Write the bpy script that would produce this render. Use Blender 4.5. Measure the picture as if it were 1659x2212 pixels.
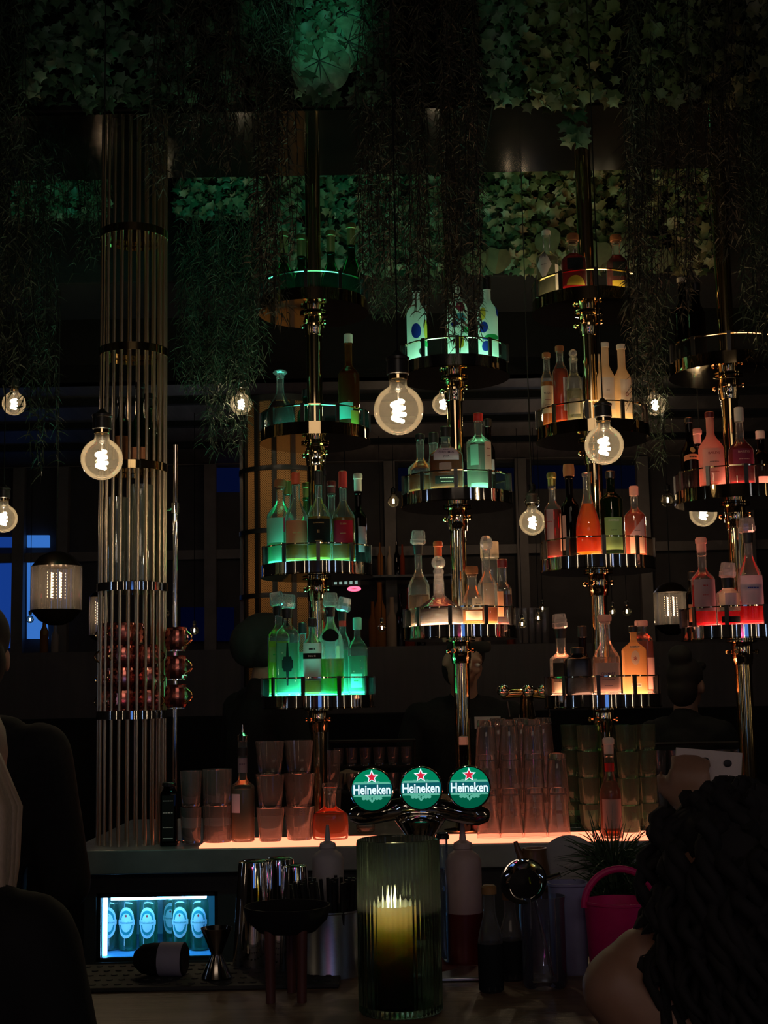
import bpy, math, random
from mathutils import Vector, Matrix
random.seed(7)
for _o in list(bpy.data.objects): bpy.data.objects.remove(_o)
SC = bpy.context.scene
COL = SC.collection
PI = math.pi

# ---------------------------------------------------------------- camera
FPX, PITCH, ROLL, CAMZ = 3000.0, math.atan(394/3000), 0.0182, 1.60
_s, _c = math.sin(ROLL), math.cos(ROLL)
_sp, _cp = math.sin(PITCH), math.cos(PITCH)
F0 = Vector((0, _cp, _sp)); U0 = Vector((0, -_sp, _cp)); R0 = Vector((1, 0, 0))
CR = _c*R0 - _s*U0
CU = _s*R0 + _c*U0
cam_d = bpy.data.cameras.new('camera')
cam = bpy.data.objects.new('camera', cam_d); COL.objects.link(cam)
cam_d.sensor_fit = 'VERTICAL'; cam_d.sensor_height = 36.0; cam_d.lens = FPX/2212*36
cam_d.clip_start = 0.05; cam_d.clip_end = 60
cam.matrix_world = Matrix(((CR.x, CU.x, -F0.x, 0), (CR.y, CU.y, -F0.y, 0), (CR.z, CU.z, -F0.z, CAMZ), (0, 0, 0, 1)))
SC.camera = cam

# ---------------------------------------------------------------- world, exposure, path settings
w = bpy.data.worlds.new('night'); SC.world = w; w.use_nodes = True
w.node_tree.nodes['Background'].inputs[0].default_value = (.55, .6, .75, 1)
w.node_tree.nodes['Background'].inputs[1].default_value = 0.0045
vs = SC.view_settings
SC.display_settings.display_device = 'sRGB'
vs.view_transform = 'Standard'; vs.look = 'None'; vs.exposure = 0.0; vs.gamma = 1.0; vs.use_curve_mapping = False
cy = SC.cycles
cy.max_bounces = 14; cy.diffuse_bounces = 2; cy.glossy_bounces = 5; cy.transmission_bounces = 12
cy.transparent_max_bounces = 24
cy.caustics_reflective = False; cy.caustics_refractive = False
cy.sample_clamp_indirect = 3.0; cy.sample_clamp_direct = 0
cy.use_denoising = True

# ---------------------------------------------------------------- lights: leaf spots, and added fills with no source seen
def aim(o, target):
    o.rotation_euler = (Vector(target)-o.location).to_track_quat('-Z', 'Y').to_euler()
def spot(name, loc, target, col, power, size=40, blend=.6, rad=.04):
    l = bpy.data.lights.new(name, 'SPOT'); l.color = col; l.energy = power
    l.spot_size = math.radians(size); l.spot_blend = blend; l.shadow_soft_size = rad
    o = bpy.data.objects.new(name, l); o.location = loc; COL.objects.link(o); aim(o, target); return o
def point(name, loc, col, power, rad=.02):
    l = bpy.data.lights.new(name, 'POINT'); l.color = col; l.energy = power; l.shadow_soft_size = rad
    o = bpy.data.objects.new(name, l); o.location = loc; COL.objects.link(o); return o
GREENL = (.12, 1, .62)
def area(name, loc, target, col, power, sx, sy):
    l = bpy.data.lights.new(name, 'AREA'); l.shape = 'RECTANGLE'; l.size = sx; l.size_y = sy; l.color = col; l.energy = power
    o = bpy.data.objects.new(name, l); o.location = loc; COL.objects.link(o); aim(o, target); return o
spot('leaf_spot_green', (-.35, 3.2, 3.3), (-.21, 4.5, 3.93), GREENL, 20, 22, .9)
spot('leaf_spot_green_wide', (-1.0, 3.0, 3.4), (-.9, 4.6, 4.0), GREENL, .7, 70, .9)
spot('leaf_spot_olive', (.9, 3.2, 3.3), (.72, 4.6, 3.85), (.42, 1, .45), 3.5, 40, .9)
area('room_fill', (0, -2.6, 3.9), (0, 4, 1.6), (1, .78, .60), 12, 3.2, .8)  # added warm fill behind the camera, brightens rods, labels and fronts
area('room_fill_cool', (3.2, -1.5, 2.6), (0, 5, 1.6), (.5, .6, 1), 1.5, .3, 1.6)  # added cool fill from the side, no source known
spot('fascia_fill_teal', (-.9, 3.0, 3.4), (-.62, 4.55, 1.08), (.12, .75, .6), 30, 18, 1.0)  # added fill that gives the steel fascia its teal sheen

for i, x in enumerate((-1.5, -.75, -.1)): spot('leaf_spot_green_far', (x, 5.5, 4.15), (x+.1, 6.2, 3.0), GREENL, 2.2, 95, .9)
for i, x in enumerate((.6, 1.4)): spot('leaf_spot_olive_far', (x, 5.5, 4.15), (x, 6.2, 3.0), (.6, 1, .40), 1.5, 95, .9)


# ---------------------------------------------------------------- pixel <-> place helpers (where a thing stands)
def at(px, py, Y):
    d = F0 + CR*((px-829.5)/FPX) + CU*((1106-py)/FPX)
    p = d*(Y/d.y); return Vector((p.x, p.y, p.z+CAMZ))
def on_z(px, py, z):
    d = F0 + CR*((px-829.5)/FPX) + CU*((1106-py)/FPX)
    p = d*((z-CAMZ)/d.z); return Vector((p.x, p.y, z))
def xz(px, Y, z):
    D = Y*_cp+(z-CAMZ)*_sp; V = -_sp*Y+_cp*(z-CAMZ)
    return ((px-829.5)/FPX*D+_s*V)/_c

# ---------------------------------------------------------------- materials
MATS = {}
def lin(c):
    return tuple(((x/255)/12.92 if x/255 <= .04045 else (((x/255)+.055)/1.055)**2.4) for x in c)
def newmat(name):
    m = bpy.data.materials.new(name); m.use_nodes = True
    nt = m.node_tree
    for n in list(nt.nodes): nt.nodes.remove(n)
    out = nt.nodes.new('ShaderNodeOutputMaterial'); MATS[name] = m
    return m, nt, out
def pm(name, col, rough=.5, metal=0, var=.12, scale=30, bump=0, spec=.5, trans=0, stretch=None):
    if name in MATS: return MATS[name]
    m, nt, out = newmat(name)
    b = nt.nodes.new('ShaderNodeBsdfPrincipled'); nt.links.new(b.outputs[0], out.inputs[0])
    tc = nt.nodes.new('ShaderNodeTexCoord'); nz = nt.nodes.new('ShaderNodeTexNoise'); nz.inputs['Scale'].default_value = scale
    nz.inputs['Detail'].default_value = 4
    if stretch:
        mp = nt.nodes.new('ShaderNodeMapping'); mp.inputs['Scale'].default_value = stretch
        nt.links.new(tc.outputs['Object'], mp.inputs[0]); nt.links.new(mp.outputs[0], nz.inputs['Vector'])
    else: nt.links.new(tc.outputs['Object'], nz.inputs['Vector'])
    rp = nt.nodes.new('ShaderNodeValToRGB')
    rp.color_ramp.elements[0].position = .3; rp.color_ramp.elements[1].position = .7
    rp.color_ramp.elements[0].color = tuple(max(0, x*(1-var)) for x in col)+(1,)
    rp.color_ramp.elements[1].color = tuple(min(1, x*(1+var)) for x in col)+(1,)
    nt.links.new(nz.outputs['Fac'], rp.inputs[0]); nt.links.new(rp.outputs[0], b.inputs['Base Color'])
    b.inputs['Roughness'].default_value = rough; b.inputs['Metallic'].default_value = metal
    b.inputs['Specular IOR Level'].default_value = spec
    if trans: b.inputs['Transmission Weight'].default_value = trans
    if bump:
        bp = nt.nodes.new('ShaderNodeBump'); bp.inputs['Strength'].default_value = bump; bp.inputs['Distance'].default_value = .01
        nt.links.new(nz.outputs['Fac'], bp.inputs['Height']); nt.links.new(bp.outputs[0], b.inputs['Normal'])
    return m
def emis(name, col, k, sample=True):
    if name in MATS: return MATS[name]
    m, nt, out = newmat(name)
    e = nt.nodes.new('ShaderNodeEmission'); e.inputs[0].default_value = (*col, 1); e.inputs[1].default_value = k
    nt.links.new(e.outputs[0], out.inputs[0])
    if not sample: m.cycles.emission_sampling = 'NONE'
    return m
def thin(name, tint=(.97, .97, .97), milk=(.9, .9, .9), amount=.06, rough=.02, blend=.2, refl=(1, 1, 1)):
    """thin-walled glass: clear view through, a Fresnel sheen, and a little scatter from the wall"""
    if name in MATS: return MATS[name]
    m, nt, out = newmat(name); N = nt.nodes.new; L = nt.links.new
    t = N('ShaderNodeBsdfTransparent'); t.inputs[0].default_value = (*tint, 1)
    g = N('ShaderNodeBsdfGlossy'); g.inputs[0].default_value = (*refl, 1); g.inputs['Roughness'].default_value = rough
    lw = N('ShaderNodeLayerWeight'); lw.inputs[0].default_value = blend
    mx = N('ShaderNodeMixShader'); L(lw.outputs['Fresnel'], mx.inputs[0]); L(t.outputs[0], mx.inputs[1]); L(g.outputs[0], mx.inputs[2])
    d = N('ShaderNodeBsdfDiffuse'); d.inputs[0].default_value = (*milk, 1)
    tr = N('ShaderNodeBsdfTranslucent'); tr.inputs[0].default_value = (*milk, 1)
    m2 = N('ShaderNodeMixShader'); m2.inputs[0].default_value = .5; L(d.outputs[0], m2.inputs[1]); L(tr.outputs[0], m2.inputs[2])
    m3 = N('ShaderNodeMixShader'); m3.inputs[0].default_value = amount; L(mx.outputs[0], m3.inputs[1]); L(m2.outputs[0], m3.inputs[2])
    L(m3.outputs[0], out.inputs[0]); return m
def liq(name, col, amount=.45, ior=1.2, rough=0.0):
    """drink: refracts, tints, and scatters some light inside"""
    if name in MATS: return MATS[name]
    m, nt, out = newmat(name); N = nt.nodes.new; L = nt.links.new
    g = N('ShaderNodeBsdfGlass'); g.inputs[0].default_value = (*col, 1); g.inputs['Roughness'].default_value = rough; g.inputs['IOR'].default_value = ior
    d = N('ShaderNodeBsdfDiffuse'); d.inputs[0].default_value = (*col, 1)
    tr = N('ShaderNodeBsdfTranslucent'); tr.inputs[0].default_value = (*col, 1)
    m2 = N('ShaderNodeMixShader'); m2.inputs[0].default_value = .5; L(d.outputs[0], m2.inputs[1]); L(tr.outputs[0], m2.inputs[2])
    m3 = N('ShaderNodeMixShader'); m3.inputs[0].default_value = amount; L(g.outputs[0], m3.inputs[1]); L(m2.outputs[0], m3.inputs[2])
    L(m3.outputs[0], out.inputs[0]); return m
def paper(name, col, tr=.35, rough=.7):
    """printed paper or frosted wall that lets some light through"""
    if name in MATS: return MATS[name]
    m, nt, out = newmat(name); N = nt.nodes.new; L = nt.links.new
    nz = N('ShaderNodeTexNoise'); nz.inputs['Scale'].default_value = 60
    rp = N('ShaderNodeValToRGB'); rp.color_ramp.elements[0].color = tuple(x*.85 for x in col)+(1,); rp.color_ramp.elements[1].color = (*col, 1)
    L(nz.outputs['Fac'], rp.inputs[0])
    d = N('ShaderNodeBsdfDiffuse'); L(rp.outputs[0], d.inputs[0])
    t = N('ShaderNodeBsdfTranslucent'); L(rp.outputs[0], t.inputs[0])
    m2 = N('ShaderNodeMixShader'); m2.inputs[0].default_value = tr; L(d.outputs[0], m2.inputs[1]); L(t.outputs[0], m2.inputs[2])
    L(m2.outputs[0], out.inputs[0]); return m

# ---------------------------------------------------------------- mesh builder
def cross(ang, n):
    if not n: return 1.0
    return (abs(math.cos(ang))**n+abs(math.sin(ang))**n)**(-1/n)
class MB:
    def __init__(s): s.v = []; s.f = []
    def add(s, vs, fs):
        k = len(s.v); s.v += [tuple(p) for p in vs]; s.f += [tuple(i+k for i in f) for f in fs]; return s
    def lathe(s, prof, seg=20, n=0, sx=1, sy=1, loc=(0, 0, 0), rib=0, nrib=0, close=False, M=None):
        vs = []; fs = []; m = len(prof)
        for i in range(seg):
            a = 2*PI*i/seg - PI/2
            k = cross(a, n)
            if rib: k *= 1+rib*(1 if i % 2 else -1)
            for (r, z) in prof: vs.append(Vector((math.cos(a)*r*k*sx+loc[0], math.sin(a)*r*k*sy+loc[1], z+loc[2])))
        if M: vs = [M @ p for p in vs]
        for i in range(seg):
            j = (i+1) % seg
            for q in range(m-1 if not close else m):
                q2 = (q+1) % m
                if prof[q][0] < 1e-6 and prof[q2][0] < 1e-6: continue
                if prof[q][0] < 1e-6: fs.append((i*m+q, j*m+q2, i*m+q2))
                elif prof[q2][0] < 1e-6: fs.append((i*m+q, j*m+q, i*m+q2))
                else: fs.append((i*m+q, j*m+q, j*m+q2, i*m+q2))
        return s.add(vs, fs)
    def box(s, c, d, M=None):
        x, y, z = d[0]/2, d[1]/2, d[2]/2
        vs = [Vector((sx*x, sy*y, sz*z)) for sz in (-1, 1) for sy in (-1, 1) for sx in (-1, 1)]
        if M: vs = [M @ p for p in vs]
        vs = [p+Vector(c) for p in vs]
        return s.add(vs, [(0, 2, 3, 1), (4, 5, 7, 6), (0, 1, 5, 4), (2, 6, 7, 3), (0, 4, 6, 2), (1, 3, 7, 5)])
    def tube(s, pts, r, seg=8, closed=False, caps=True):
        pts = [Vector(p) for p in pts]; n = len(pts); vs = []; fs = []
        rr = r if isinstance(r, (list, tuple)) else [r]*n
        up = Vector((0, 0, 1)); prev = None
        for i, p in enumerate(pts):
            t = (pts[(i+1) % n]-pts[i-1]) if closed else (pts[min(i+1, n-1)]-pts[max(i-1, 0)])
            t.normalize()
            if prev is None:
                a = t.cross(up)
                if a.length < .05: a = t.cross(Vector((1, 0, 0)))
            else: a = prev-t*prev.dot(t)
            a.normalize(); prev = a; b = t.cross(a)
            for k in range(seg):
                q = 2*PI*k/seg; vs.append(p+(a*math.cos(q)+b*math.sin(q))*rr[i])
        for i in range(n if closed else n-1):
            j = (i+1) % n
            for k in range(seg):
                l = (k+1) % seg; fs.append((i*seg+k, i*seg+l, j*seg+l, j*seg+k))
        if caps and not closed: fs += [tuple(range(seg-1, -1, -1)), tuple(range((n-1)*seg, n*seg))]
        return s.add(vs, fs)
    def cap(s, a, b, ra, rb, seg=12):
        """tapered capsule from a to b"""
        a = Vector(a); b = Vector(b); d = b-a; L = d.length; d.normalize()
        prof = [(0, -ra)]+[(ra*math.sin(t), -ra*math.cos(t)) for t in (PI/6, PI/3, PI/2)]
        prof += [(rb*math.cos(t), L+rb*math.sin(t)) for t in (0, PI/6, PI/3)]+[(0, L+rb)]
        M = Matrix.Translation(a) @ d.to_track_quat('Z', 'Y').to_matrix().to_4x4()
        return s.lathe(prof, seg, M=M)
    def ell(s, c, r, seg=16, rot=(0, 0, 0)):
        from mathutils import Euler
        prof = [(math.sin(PI*i/10), -math.cos(PI*i/10)) for i in range(11)]; prof[0] = (0, -1); prof[-1] = (0, 1)
        M = Matrix.Translation(Vector(c)) @ Euler(rot).to_matrix().to_4x4() @ Matrix.Diagonal((*r, 1))
        return s.lathe(prof, seg, M=M)
    def mesh(s, name, sharp=35):
        me = bpy.data.meshes.new(name); me.from_pydata(s.v, [], s.f)
        me.polygons.foreach_set('use_smooth', [True]*len(me.polygons)); me.update()
        me.set_sharp_from_angle(angle=math.radians(sharp)); return me
    def build(s, name, mat, parent=None, loc=None, bevel=0, sharp=35):
        o = bpy.data.objects.new(name, s.mesh(name, sharp)); COL.objects.link(o)
        if mat: o.data.materials.append(mat)
        if parent: o.parent = parent
        if loc is not None: o.location = loc
        if bevel:
            b = o.modifiers.new('bevel', 'BEVEL'); b.width = bevel; b.segments = 2; b.limit_method = 'ANGLE'
        return o
def thing(name, label, cat, loc=(0, 0, 0), rz=0, group=None):
    o = bpy.data.objects.new(name, None); COL.objects.link(o); o.empty_display_size = .05
    o.location = loc; o.rotation_euler = (0, 0, rz); return tag(o, label, cat, group)
def tag(o, label, cat, group=None, kind=None):
    o['label'] = label; o['category'] = cat
    if group: o['group'] = group
    if kind: o['kind'] = kind
    return o
def struct(o, label=None):
    o['kind'] = 'structure'
    if label: o['label'] = label
    return o
def dup(root, loc, rz, label, group=None):
    def cp(o, par):
        c = o.copy(); COL.objects.link(c)
        if par: c.parent = par
        for ch in list(kids.get(o, ())): cp(ch, c)
        return c
    kids = {}
    for o in COL.objects:
        if o.parent: kids.setdefault(o.parent, []).append(o)
    r = cp(root, None); r.location = loc; r.rotation_euler = (0, 0, rz); r['label'] = label
    if group: r['group'] = group
    return r
def words(s, size, bold=0, width=None, space=1.0):
    c = bpy.data.curves.new('lettering', 'FONT'); c.body = s; c.size = size; c.align_x = 'CENTER'; c.align_y = 'CENTER'
    c.offset = bold*size; c.resolution_u = 3; c.space_character = space
    o = bpy.data.objects.new('lettering', c); me = bpy.data.meshes.new_from_object(o)
    vs = [(v.co.x, v.co.y) for v in me.vertices]; fs = [tuple(p.vertices) for p in me.polygons]
    bpy.data.objects.remove(o); bpy.data.curves.remove(c); bpy.data.meshes.remove(me)
    if vs:
        w0 = min(v[0] for v in vs); w1 = max(v[0] for v in vs); y0 = min(v[1] for v in vs); y1 = max(v[1] for v in vs)
        k = 1 if not width else width/(w1-w0)
        vs = [((x-(w0+w1)/2)*k, y-(y0+y1)/2) for x, y in vs]
    return vs, fs
def print_lines(n, size, width):
    """print too small to read: a row of short dashes"""
    vs = []; fs = []; x = -width/2; r = random.Random(n*7+int(size*1e5))
    while x < width/2:
        q = min(width/2-x, size*r.uniform(.5, 1.4)); k = len(vs)
        vs += [(x, -size*.22), (x+q*.8, -size*.22), (x+q*.8, size*.22), (x, size*.22)]; fs.append((k, k+1, k+2, k+3)); x += q
    return vs, fs
def lettering(s, size, mapper, mat, parent, width=None, bold=.01, name='lettering'):
    vs, fs = print_lines(int(s[1:]), size, width or .02) if s.startswith('#') else words(s, size, bold, width)
    mb = MB(); mb.add([mapper(x, y) for x, y in vs], fs)
    return mb.build(name, mat, parent)
def ring_mapper(r, n=0, sx=1, sy=1, zc=0, a0=0, eps=.0016):
    def f(x, y):
        a = -PI/2+a0+x/r; k = cross(a, n)
        return (math.cos(a)*r*k*sx+math.cos(a)*eps, math.sin(a)*r*k*sy+math.sin(a)*eps, zc+y)
    return f
def patch(z0, z1, r, ang, n=0, sx=1, sy=1, a0=0, eps=.0008, seg=14, shape=None):
    """a label wrapped on a bottle wall; shape(u) -> (lo, hi) trims it, u from -1 to 1"""
    mb = MB(); vs = []; fs = []
    for i in range(seg+1):
        u = -1+2*i/seg; a = -PI/2+a0+u*ang; k = cross(a, n); lo, hi = shape(u) if shape else (0, 1)
        rr = r(z0+(z1-z0)*.5) if callable(r) else r
        for q in range(5):
            z = z0+(z1-z0)*(lo+(hi-lo)*q/4); rr = r(z) if callable(r) else r
            vs.append((math.cos(a)*(rr*k*sx+eps), math.sin(a)*(rr*k*sy+eps), z))
    for i in range(seg):
        for q in range(4): fs.append((i*5+q, (i+1)*5+q, (i+1)*5+q+1, i*5+q+1))
    return mb.add(vs, fs)

BRASS = pm('brass', (.72, .56, .32), .06, 1, .05, 8)
DBRASS = pm('aged_brass', (.55, .41, .2), .08, 1, .08, 8)
CHROME = pm('chrome', (.82, .78, .74), .05, 1, .04, 8)
MIRB = pm('mirror_bronze', (.42, .32, .18), .045, 1, .05, 8)
SATIN = pm('satin_brass', (.64, .50, .33), .30, 1, .06, 8)
STEEL = pm('brushed_steel', (.55, .56, .56), .32, 1, .1, 40, stretch=(1, 40, 40))
BLACK = pm('black_metal', (.012, .012, .012), .35, 0, .2, 20)
SOOT = pm('matt_black', (.008, .008, .008), .8, 0, .2, 20, spec=.2)
GLASS = thin('clear_glass')
CRYST = thin('cut_crystal', amount=.22, blend=.5, rough=.06)
INK = pm('black_ink', (.01, .01, .012), .6)
WHITEP = paper('white_paper', (.8, .78, .74))

# ================================================================ THE ROOM
WALL = pm('dark_plaster', (.035, .031, .030), .8, 0, .25, 6)
PLANK = pm('ceiling_planks', (.075, .066, .064), .55, 0, .3, 4, stretch=(6, .6, 1))
FRAME = pm('dark_window_bars', (.10, .085, .075), .6, 0, .15, 10)
FLOORM = pm('dark_floor_tiles', (.03, .028, .026), .4, 0, .3, 3)
def slab(name, c, d, m): return struct(MB().box(c, d).build(name, m))
ZC = 4.4
slab('floor', (0, 3.5, -.05), (10.2, 14.4, .1), FLOORM)
slab('ceiling', (0, 2.05, ZC+.05), (10.2, 11.3, .1), SOOT)
slab('wall_left', (-5.05, 3.5, 2.2), (.1, 14.2, 4.4), WALL)
slab('wall_right', (5.05, 3.5, 2.2), (.1, 14.2, 4.4), WALL)
slab('wall_front', (0, -3.55, 2.2), (10, .1, 4.4), WALL)
slab('wall_back', (0, 10.55, 2.2), (10.2, .1, 4.4), WALL)
ZF = 3.36
slab('ceiling_back', (0, 9.05, ZF+.05), (10, 2.9, .1), PLANK)
slab('trim_1', (0, 7.65, (ZF+ZC)/2), (10, .1, ZC-ZF), SOOT)          # bulkhead between the high and the low ceiling
for i, Yb in enumerate((8.05, 8.75, 9.5)):
    slab('trim_%d' % (i+2), (0, Yb, ZF-.02), (9.9, .05, .04), SOOT)
# wall of window bars at the far end
mb = MB()
for px in (40, 135, 455, 845, 1130, 1395, 1620): mb.box((xz(px, 10.4, 2.5), 10.4, 2.2), (.085, .08, 2.3))
zb = at(830, 1190, 10.38).z
for z in (zb, zb+.72): mb.box((0, 10.43, z), (9.9, .06, .07))
struct(mb.build('trim_5', FRAME))
p1 = at(800, 1540, 9.9).z; p2 = at(800, 1397, 9.9).z
slab('trim_6', (0, 10.1, (p1+p2)/2), (9.9, .4, p2-p1), pm('panelled_dado', (.06, .05, .046), .6, 0, .15, 3, stretch=(8, 1, .5)))
slab('trim_7', (0, 9.9, p1/2), (9.9, .9, p1), SOOT)
# windows of the far wall: dusk outside
DUSK = emis('dusk_sky', (.012, .07, .42), .55)
DUSK2 = emis('dusk_sky_pale', (.05, .22, .75), .7)
DIMB = emis('deep_dusk', (.01, .03, .2), .09, False)
def pane(name, x0, y0, x1, y1, Y, m, slant=0):
    a, b, c, d = at(x0, y1, Y), at(x1, y1, Y), at(x1-slant, y0, Y), at(x0, y0, Y)
    mb = MB(); mb.add([a, b, c, d, a+Vector((0, .03, 0)), b+Vector((0, .03, 0)), c+Vector((0, .03, 0)), d+Vector((0, .03, 0))],
                      [(0, 1, 2, 3), (4, 7, 6, 5), (0, 4, 5, 1), (1, 5, 6, 2), (2, 6, 7, 3), (3, 7, 4, 0)])
    return struct(mb.build(name, m))
pane('window_1', -60, 1198, 38, 1400, 10.44, DUSK)
pane('window_2', 58, 1198, 103, 1380, 10.44, DUSK2, 8)
pane('window_3', 58, 1156, 106, 1182, 10.44, DUSK2, 0)
pane('window_4', -40, 1160, 38, 1182, 10.44, DUSK)
pane('window_5', 463, 1010, 518, 1062, 10.44, DIMB)
pane('window_6', 390, 1312, 505, 1385, 10.44, emis('deep_dusk_low', (.008, .025, .2), .035, False))
pane('window_7', 1150, 1005, 1385, 1055, 10.44, emis('deep_dusk_high', (.02, .035, .15), .035, False))
pane('window_8', 860, 1010, 1110, 1060, 10.44, MATS['deep_dusk_high'])
# front wall, behind the camera: street window and a pink neon tube that the brass reflects
struct(MB().box((.6, -3.48, 1.9), (1.0, .03, 1.5)).build('window_9', emis('street_dusk', (.12, .3, .9), .9)))
mb = MB()
for k in range(3): mb.box((.6-.5+.5*k, -3.45, 1.9), (.06, .06, 1.6))
for z in (1.13, 1.9, 2.67): mb.box((.6, -3.45, z), (1.06, .06, .06))
struct(mb.build('trim_8', BLACK))
o = MB().tube([(-.9+.06*k, -3.44, 2.0+.09*math.sin(k*1.1)) for k in range(14)], .018).build('neon_tube', emis('pink_neon', (1, .12, .35), 14))
tag(o, 'wavy pink neon tube on the wall behind the camera', 'neon light')

# light tubes added unseen behind the camera, for streaks on brass and steel
for i, (x, y) in enumerate(((-4.9, 2.6), (-4.9, -.2), (-3.6, -3.44), (-2.2, -3.44), (1.9, -3.44), (3.2, -3.44), (4.9, -1.0), (4.9, 1.4), (4.9, 3.4))):
    o = thing('added_wall_tube', 'added unseen light tube on a wall behind the camera, %s counted clockwise' % ('first', 'second', 'third', 'fourth', 'fifth', 'sixth', 'seventh', 'eighth', 'ninth')[i], 'added light', (x, y, 2.2), 0, 'added wall light tubes')
    MB().tube([(0, 0, -.9), (0, 0, .9)], .022, 12).build('tube', emis('warm_tube' if i % 3 else 'cool_tube', (1, .78, .52) if i % 3 else (.45, .65, 1), 5), o)
    b = MB(); dx = (.05 if x > 0 else -.05) if abs(x) > 4 else 0; dy = 0 if dx else -.05
    for z in (-.8, .8): b.tube([(0, 0, z), (dx*1.1, dy*1.1, z)], .01)
    b.build('bracket', BLACK, o)
# ---------------------------------------------------------------- ceiling planters that carry the plants and towers
PLB = at(675, 233, 4.62).z
o = MB().box((0, 4.93, (PLB+ZC)/2), (7.5, .62, ZC-PLB)).build('ceiling_planter', SOOT, bevel=.01)
tag(o, 'long black planter box under the ceiling, nearer to the camera', 'planter')
GLB = pm('gloss_black_panel', (.006, .005, .004), .10, 0, .1, 5)
for i in range(9): MB().box((-3.25+.812*i, 4.93, PLB-.004), (.806, .61, .008)).build('soffit_panel', GLB, o)
z0 = at(800, 600, 6.1).z; z1 = at(800, 362, 6.1).z
o = MB().box((0, 6.42, (z0+z1)/2), (8.5, .6, z1-z0)).build('ceiling_planter', SOOT, bevel=.01)
tag(o, 'long black planter box behind the bottle towers, lower than the other', 'planter')
o['category'] = 'planter'
mb = MB()
for x in (-3.6, -1.2, 1.2, 3.6): mb.tube([(x, 6.42, z1-.02), (x, 6.42, ZC+.02)], .012)
mb.build('hanger_rods', BLACK, o); 
# ---------------------------------------------------------------- the bar island (holds towers, bottles and glasses)
ZK = 1.12
KX0 = on_z(157, 1832, ZK).x; KY0 = 4.55; KY1 = 5.70; KX1 = 2.2
isl = thing('bar_island', 'long bar island with a steel fascia and glowing orange top', 'bar counter', (0, 5.1, 0))
def L(v, o): return Vector(v)-o.location
def pl(name, c, d, m, par, bev=0, sharp=35): return MB().box(L(c, par), d).build(name, m, par, bevel=bev, sharp=sharp)
pl('worktop', ((KX0+KX1)/2, (KY0+KY1)/2, ZK-.038), (KX1-KX0, KY1-KY0, .076), pm('dark_steel_top', (.26, .27, .26), .35, .6, .15, 12), isl, .004)
gx0 = xz(430, 4.57, ZK); gx1 = xz(1560, 4.6, ZK)
pl('light_panel', ((gx0+gx1)/2, 4.69, ZK+.003), (gx1-gx0, .25, .006), emis('salmon_lit_top', (1, .22, .11), 2.8), isl)
FZ0 = at(330, 2075, 4.62).z; FZ1 = at(340, 1926, 4.62).z
fx0 = at(210, 1990, 4.62).x; fx1 = at(472, 1990, 4.62).x
CAB = pm('black_cabinet', (.015, .015, .016), .5)
cz = ZK-.076
pl('cabinet_side', ((KX0+.05+fx0)/2, 5.15, cz/2), (fx0-KX0-.05, 1.1, cz), CAB, isl)
pl('cabinet_front', ((fx1+KX1)/2, 5.15, cz/2), (KX1-fx1, 1.1, cz), CAB, isl)
pl('header', ((fx0+fx1)/2, 5.15, (cz+FZ1)/2), (fx1-fx0, 1.1, cz-FZ1), CAB, isl)
pl('plinth', ((fx0+fx1)/2, 5.15, FZ0/2), (fx1-fx0, 1.1, FZ0), CAB, isl)
# fridge in its opening
fr = thing('bottle_fridge', 'blue-lit glass-door fridge full of green beer bottles under the island', 'fridge', ((fx0+fx1)/2, 4.8, FZ0))
FW = fx1-fx0-.004; FH = FZ1-FZ0-.004; e = .012
INN = pm('fridge_lining', (.12, .35, .6), .4)
mb = MB()
mb.box((0, .19, FH/2), (FW, .012, FH)); mb.box((0, .01, e/2), (FW, .36, e)); mb.box((0, .01, FH-e/2), (FW, .36, e))
mb.box((-FW/2+e/2, .01, FH/2), (e, .36, FH-2*e)); mb.box((FW/2-e/2, .01, FH/2), (e, .36, FH-2*e))
mb.build('cabinet', INN, fr)
MB().box((-FW/2+.02, -.160, FH/2), (.012, .012, FH-.03)).build('light_strip', emis('fridge_led', (.18, .55, 1), 12), fr)
MB().box((0, -.160, FH-.018), (FW-.08, .02, .008)).build('light_strip', emis('fridge_led_top', (.16, .6, 1), 34), fr)
MB().box((0, .18, FH/2), (FW-.04, .006, FH-.05)).build('back_light', emis('fridge_back', (.01, .12, .25), .5), fr)
dr = MB()
for c, d in (((0, -.178, FH-.006), (FW, .014, .012)), ((0, -.178, .006), (FW, .014, .012)), ((-FW/2+.005, -.178, FH/2), (.01, .014, FH)), ((FW/2-.005, -.178, FH/2), (.01, .014, FH))): dr.box(c, d)
drm = dr.build('door', BLACK, fr)
MB().box((0, -.178, FH/2), (FW-.02, .004, FH-.024)).build('pane', thin('fridge_glass', (.95, .98, 1), amount=.01, blend=.1), drm)

# ---------------------------------------------------------------- the customers' bar in front
BY0, BY1 = 2.08, 2.62
bar = thing('customer_bar', 'dark brown wooden bar counter that carries the candle', 'bar counter', (0, 2.35, 0))
WOOD = pm('dark_wood', (.19, .13, .08), .42, 0, .3, 9, bump=.1, stretch=(.6, 9, 9))
pl('worktop', (-.1, (BY0+BY1)/2, ZK-.025), (3.4, BY1-BY0, .05), WOOD, bar, .006)
pl('front_panel', (-.1, 2.3, (ZK-.05)/2), (3.3, .3, ZK-.05), pm('bar_front', (.05, .042, .05), .5, 0, .2, 5), bar)

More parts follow.
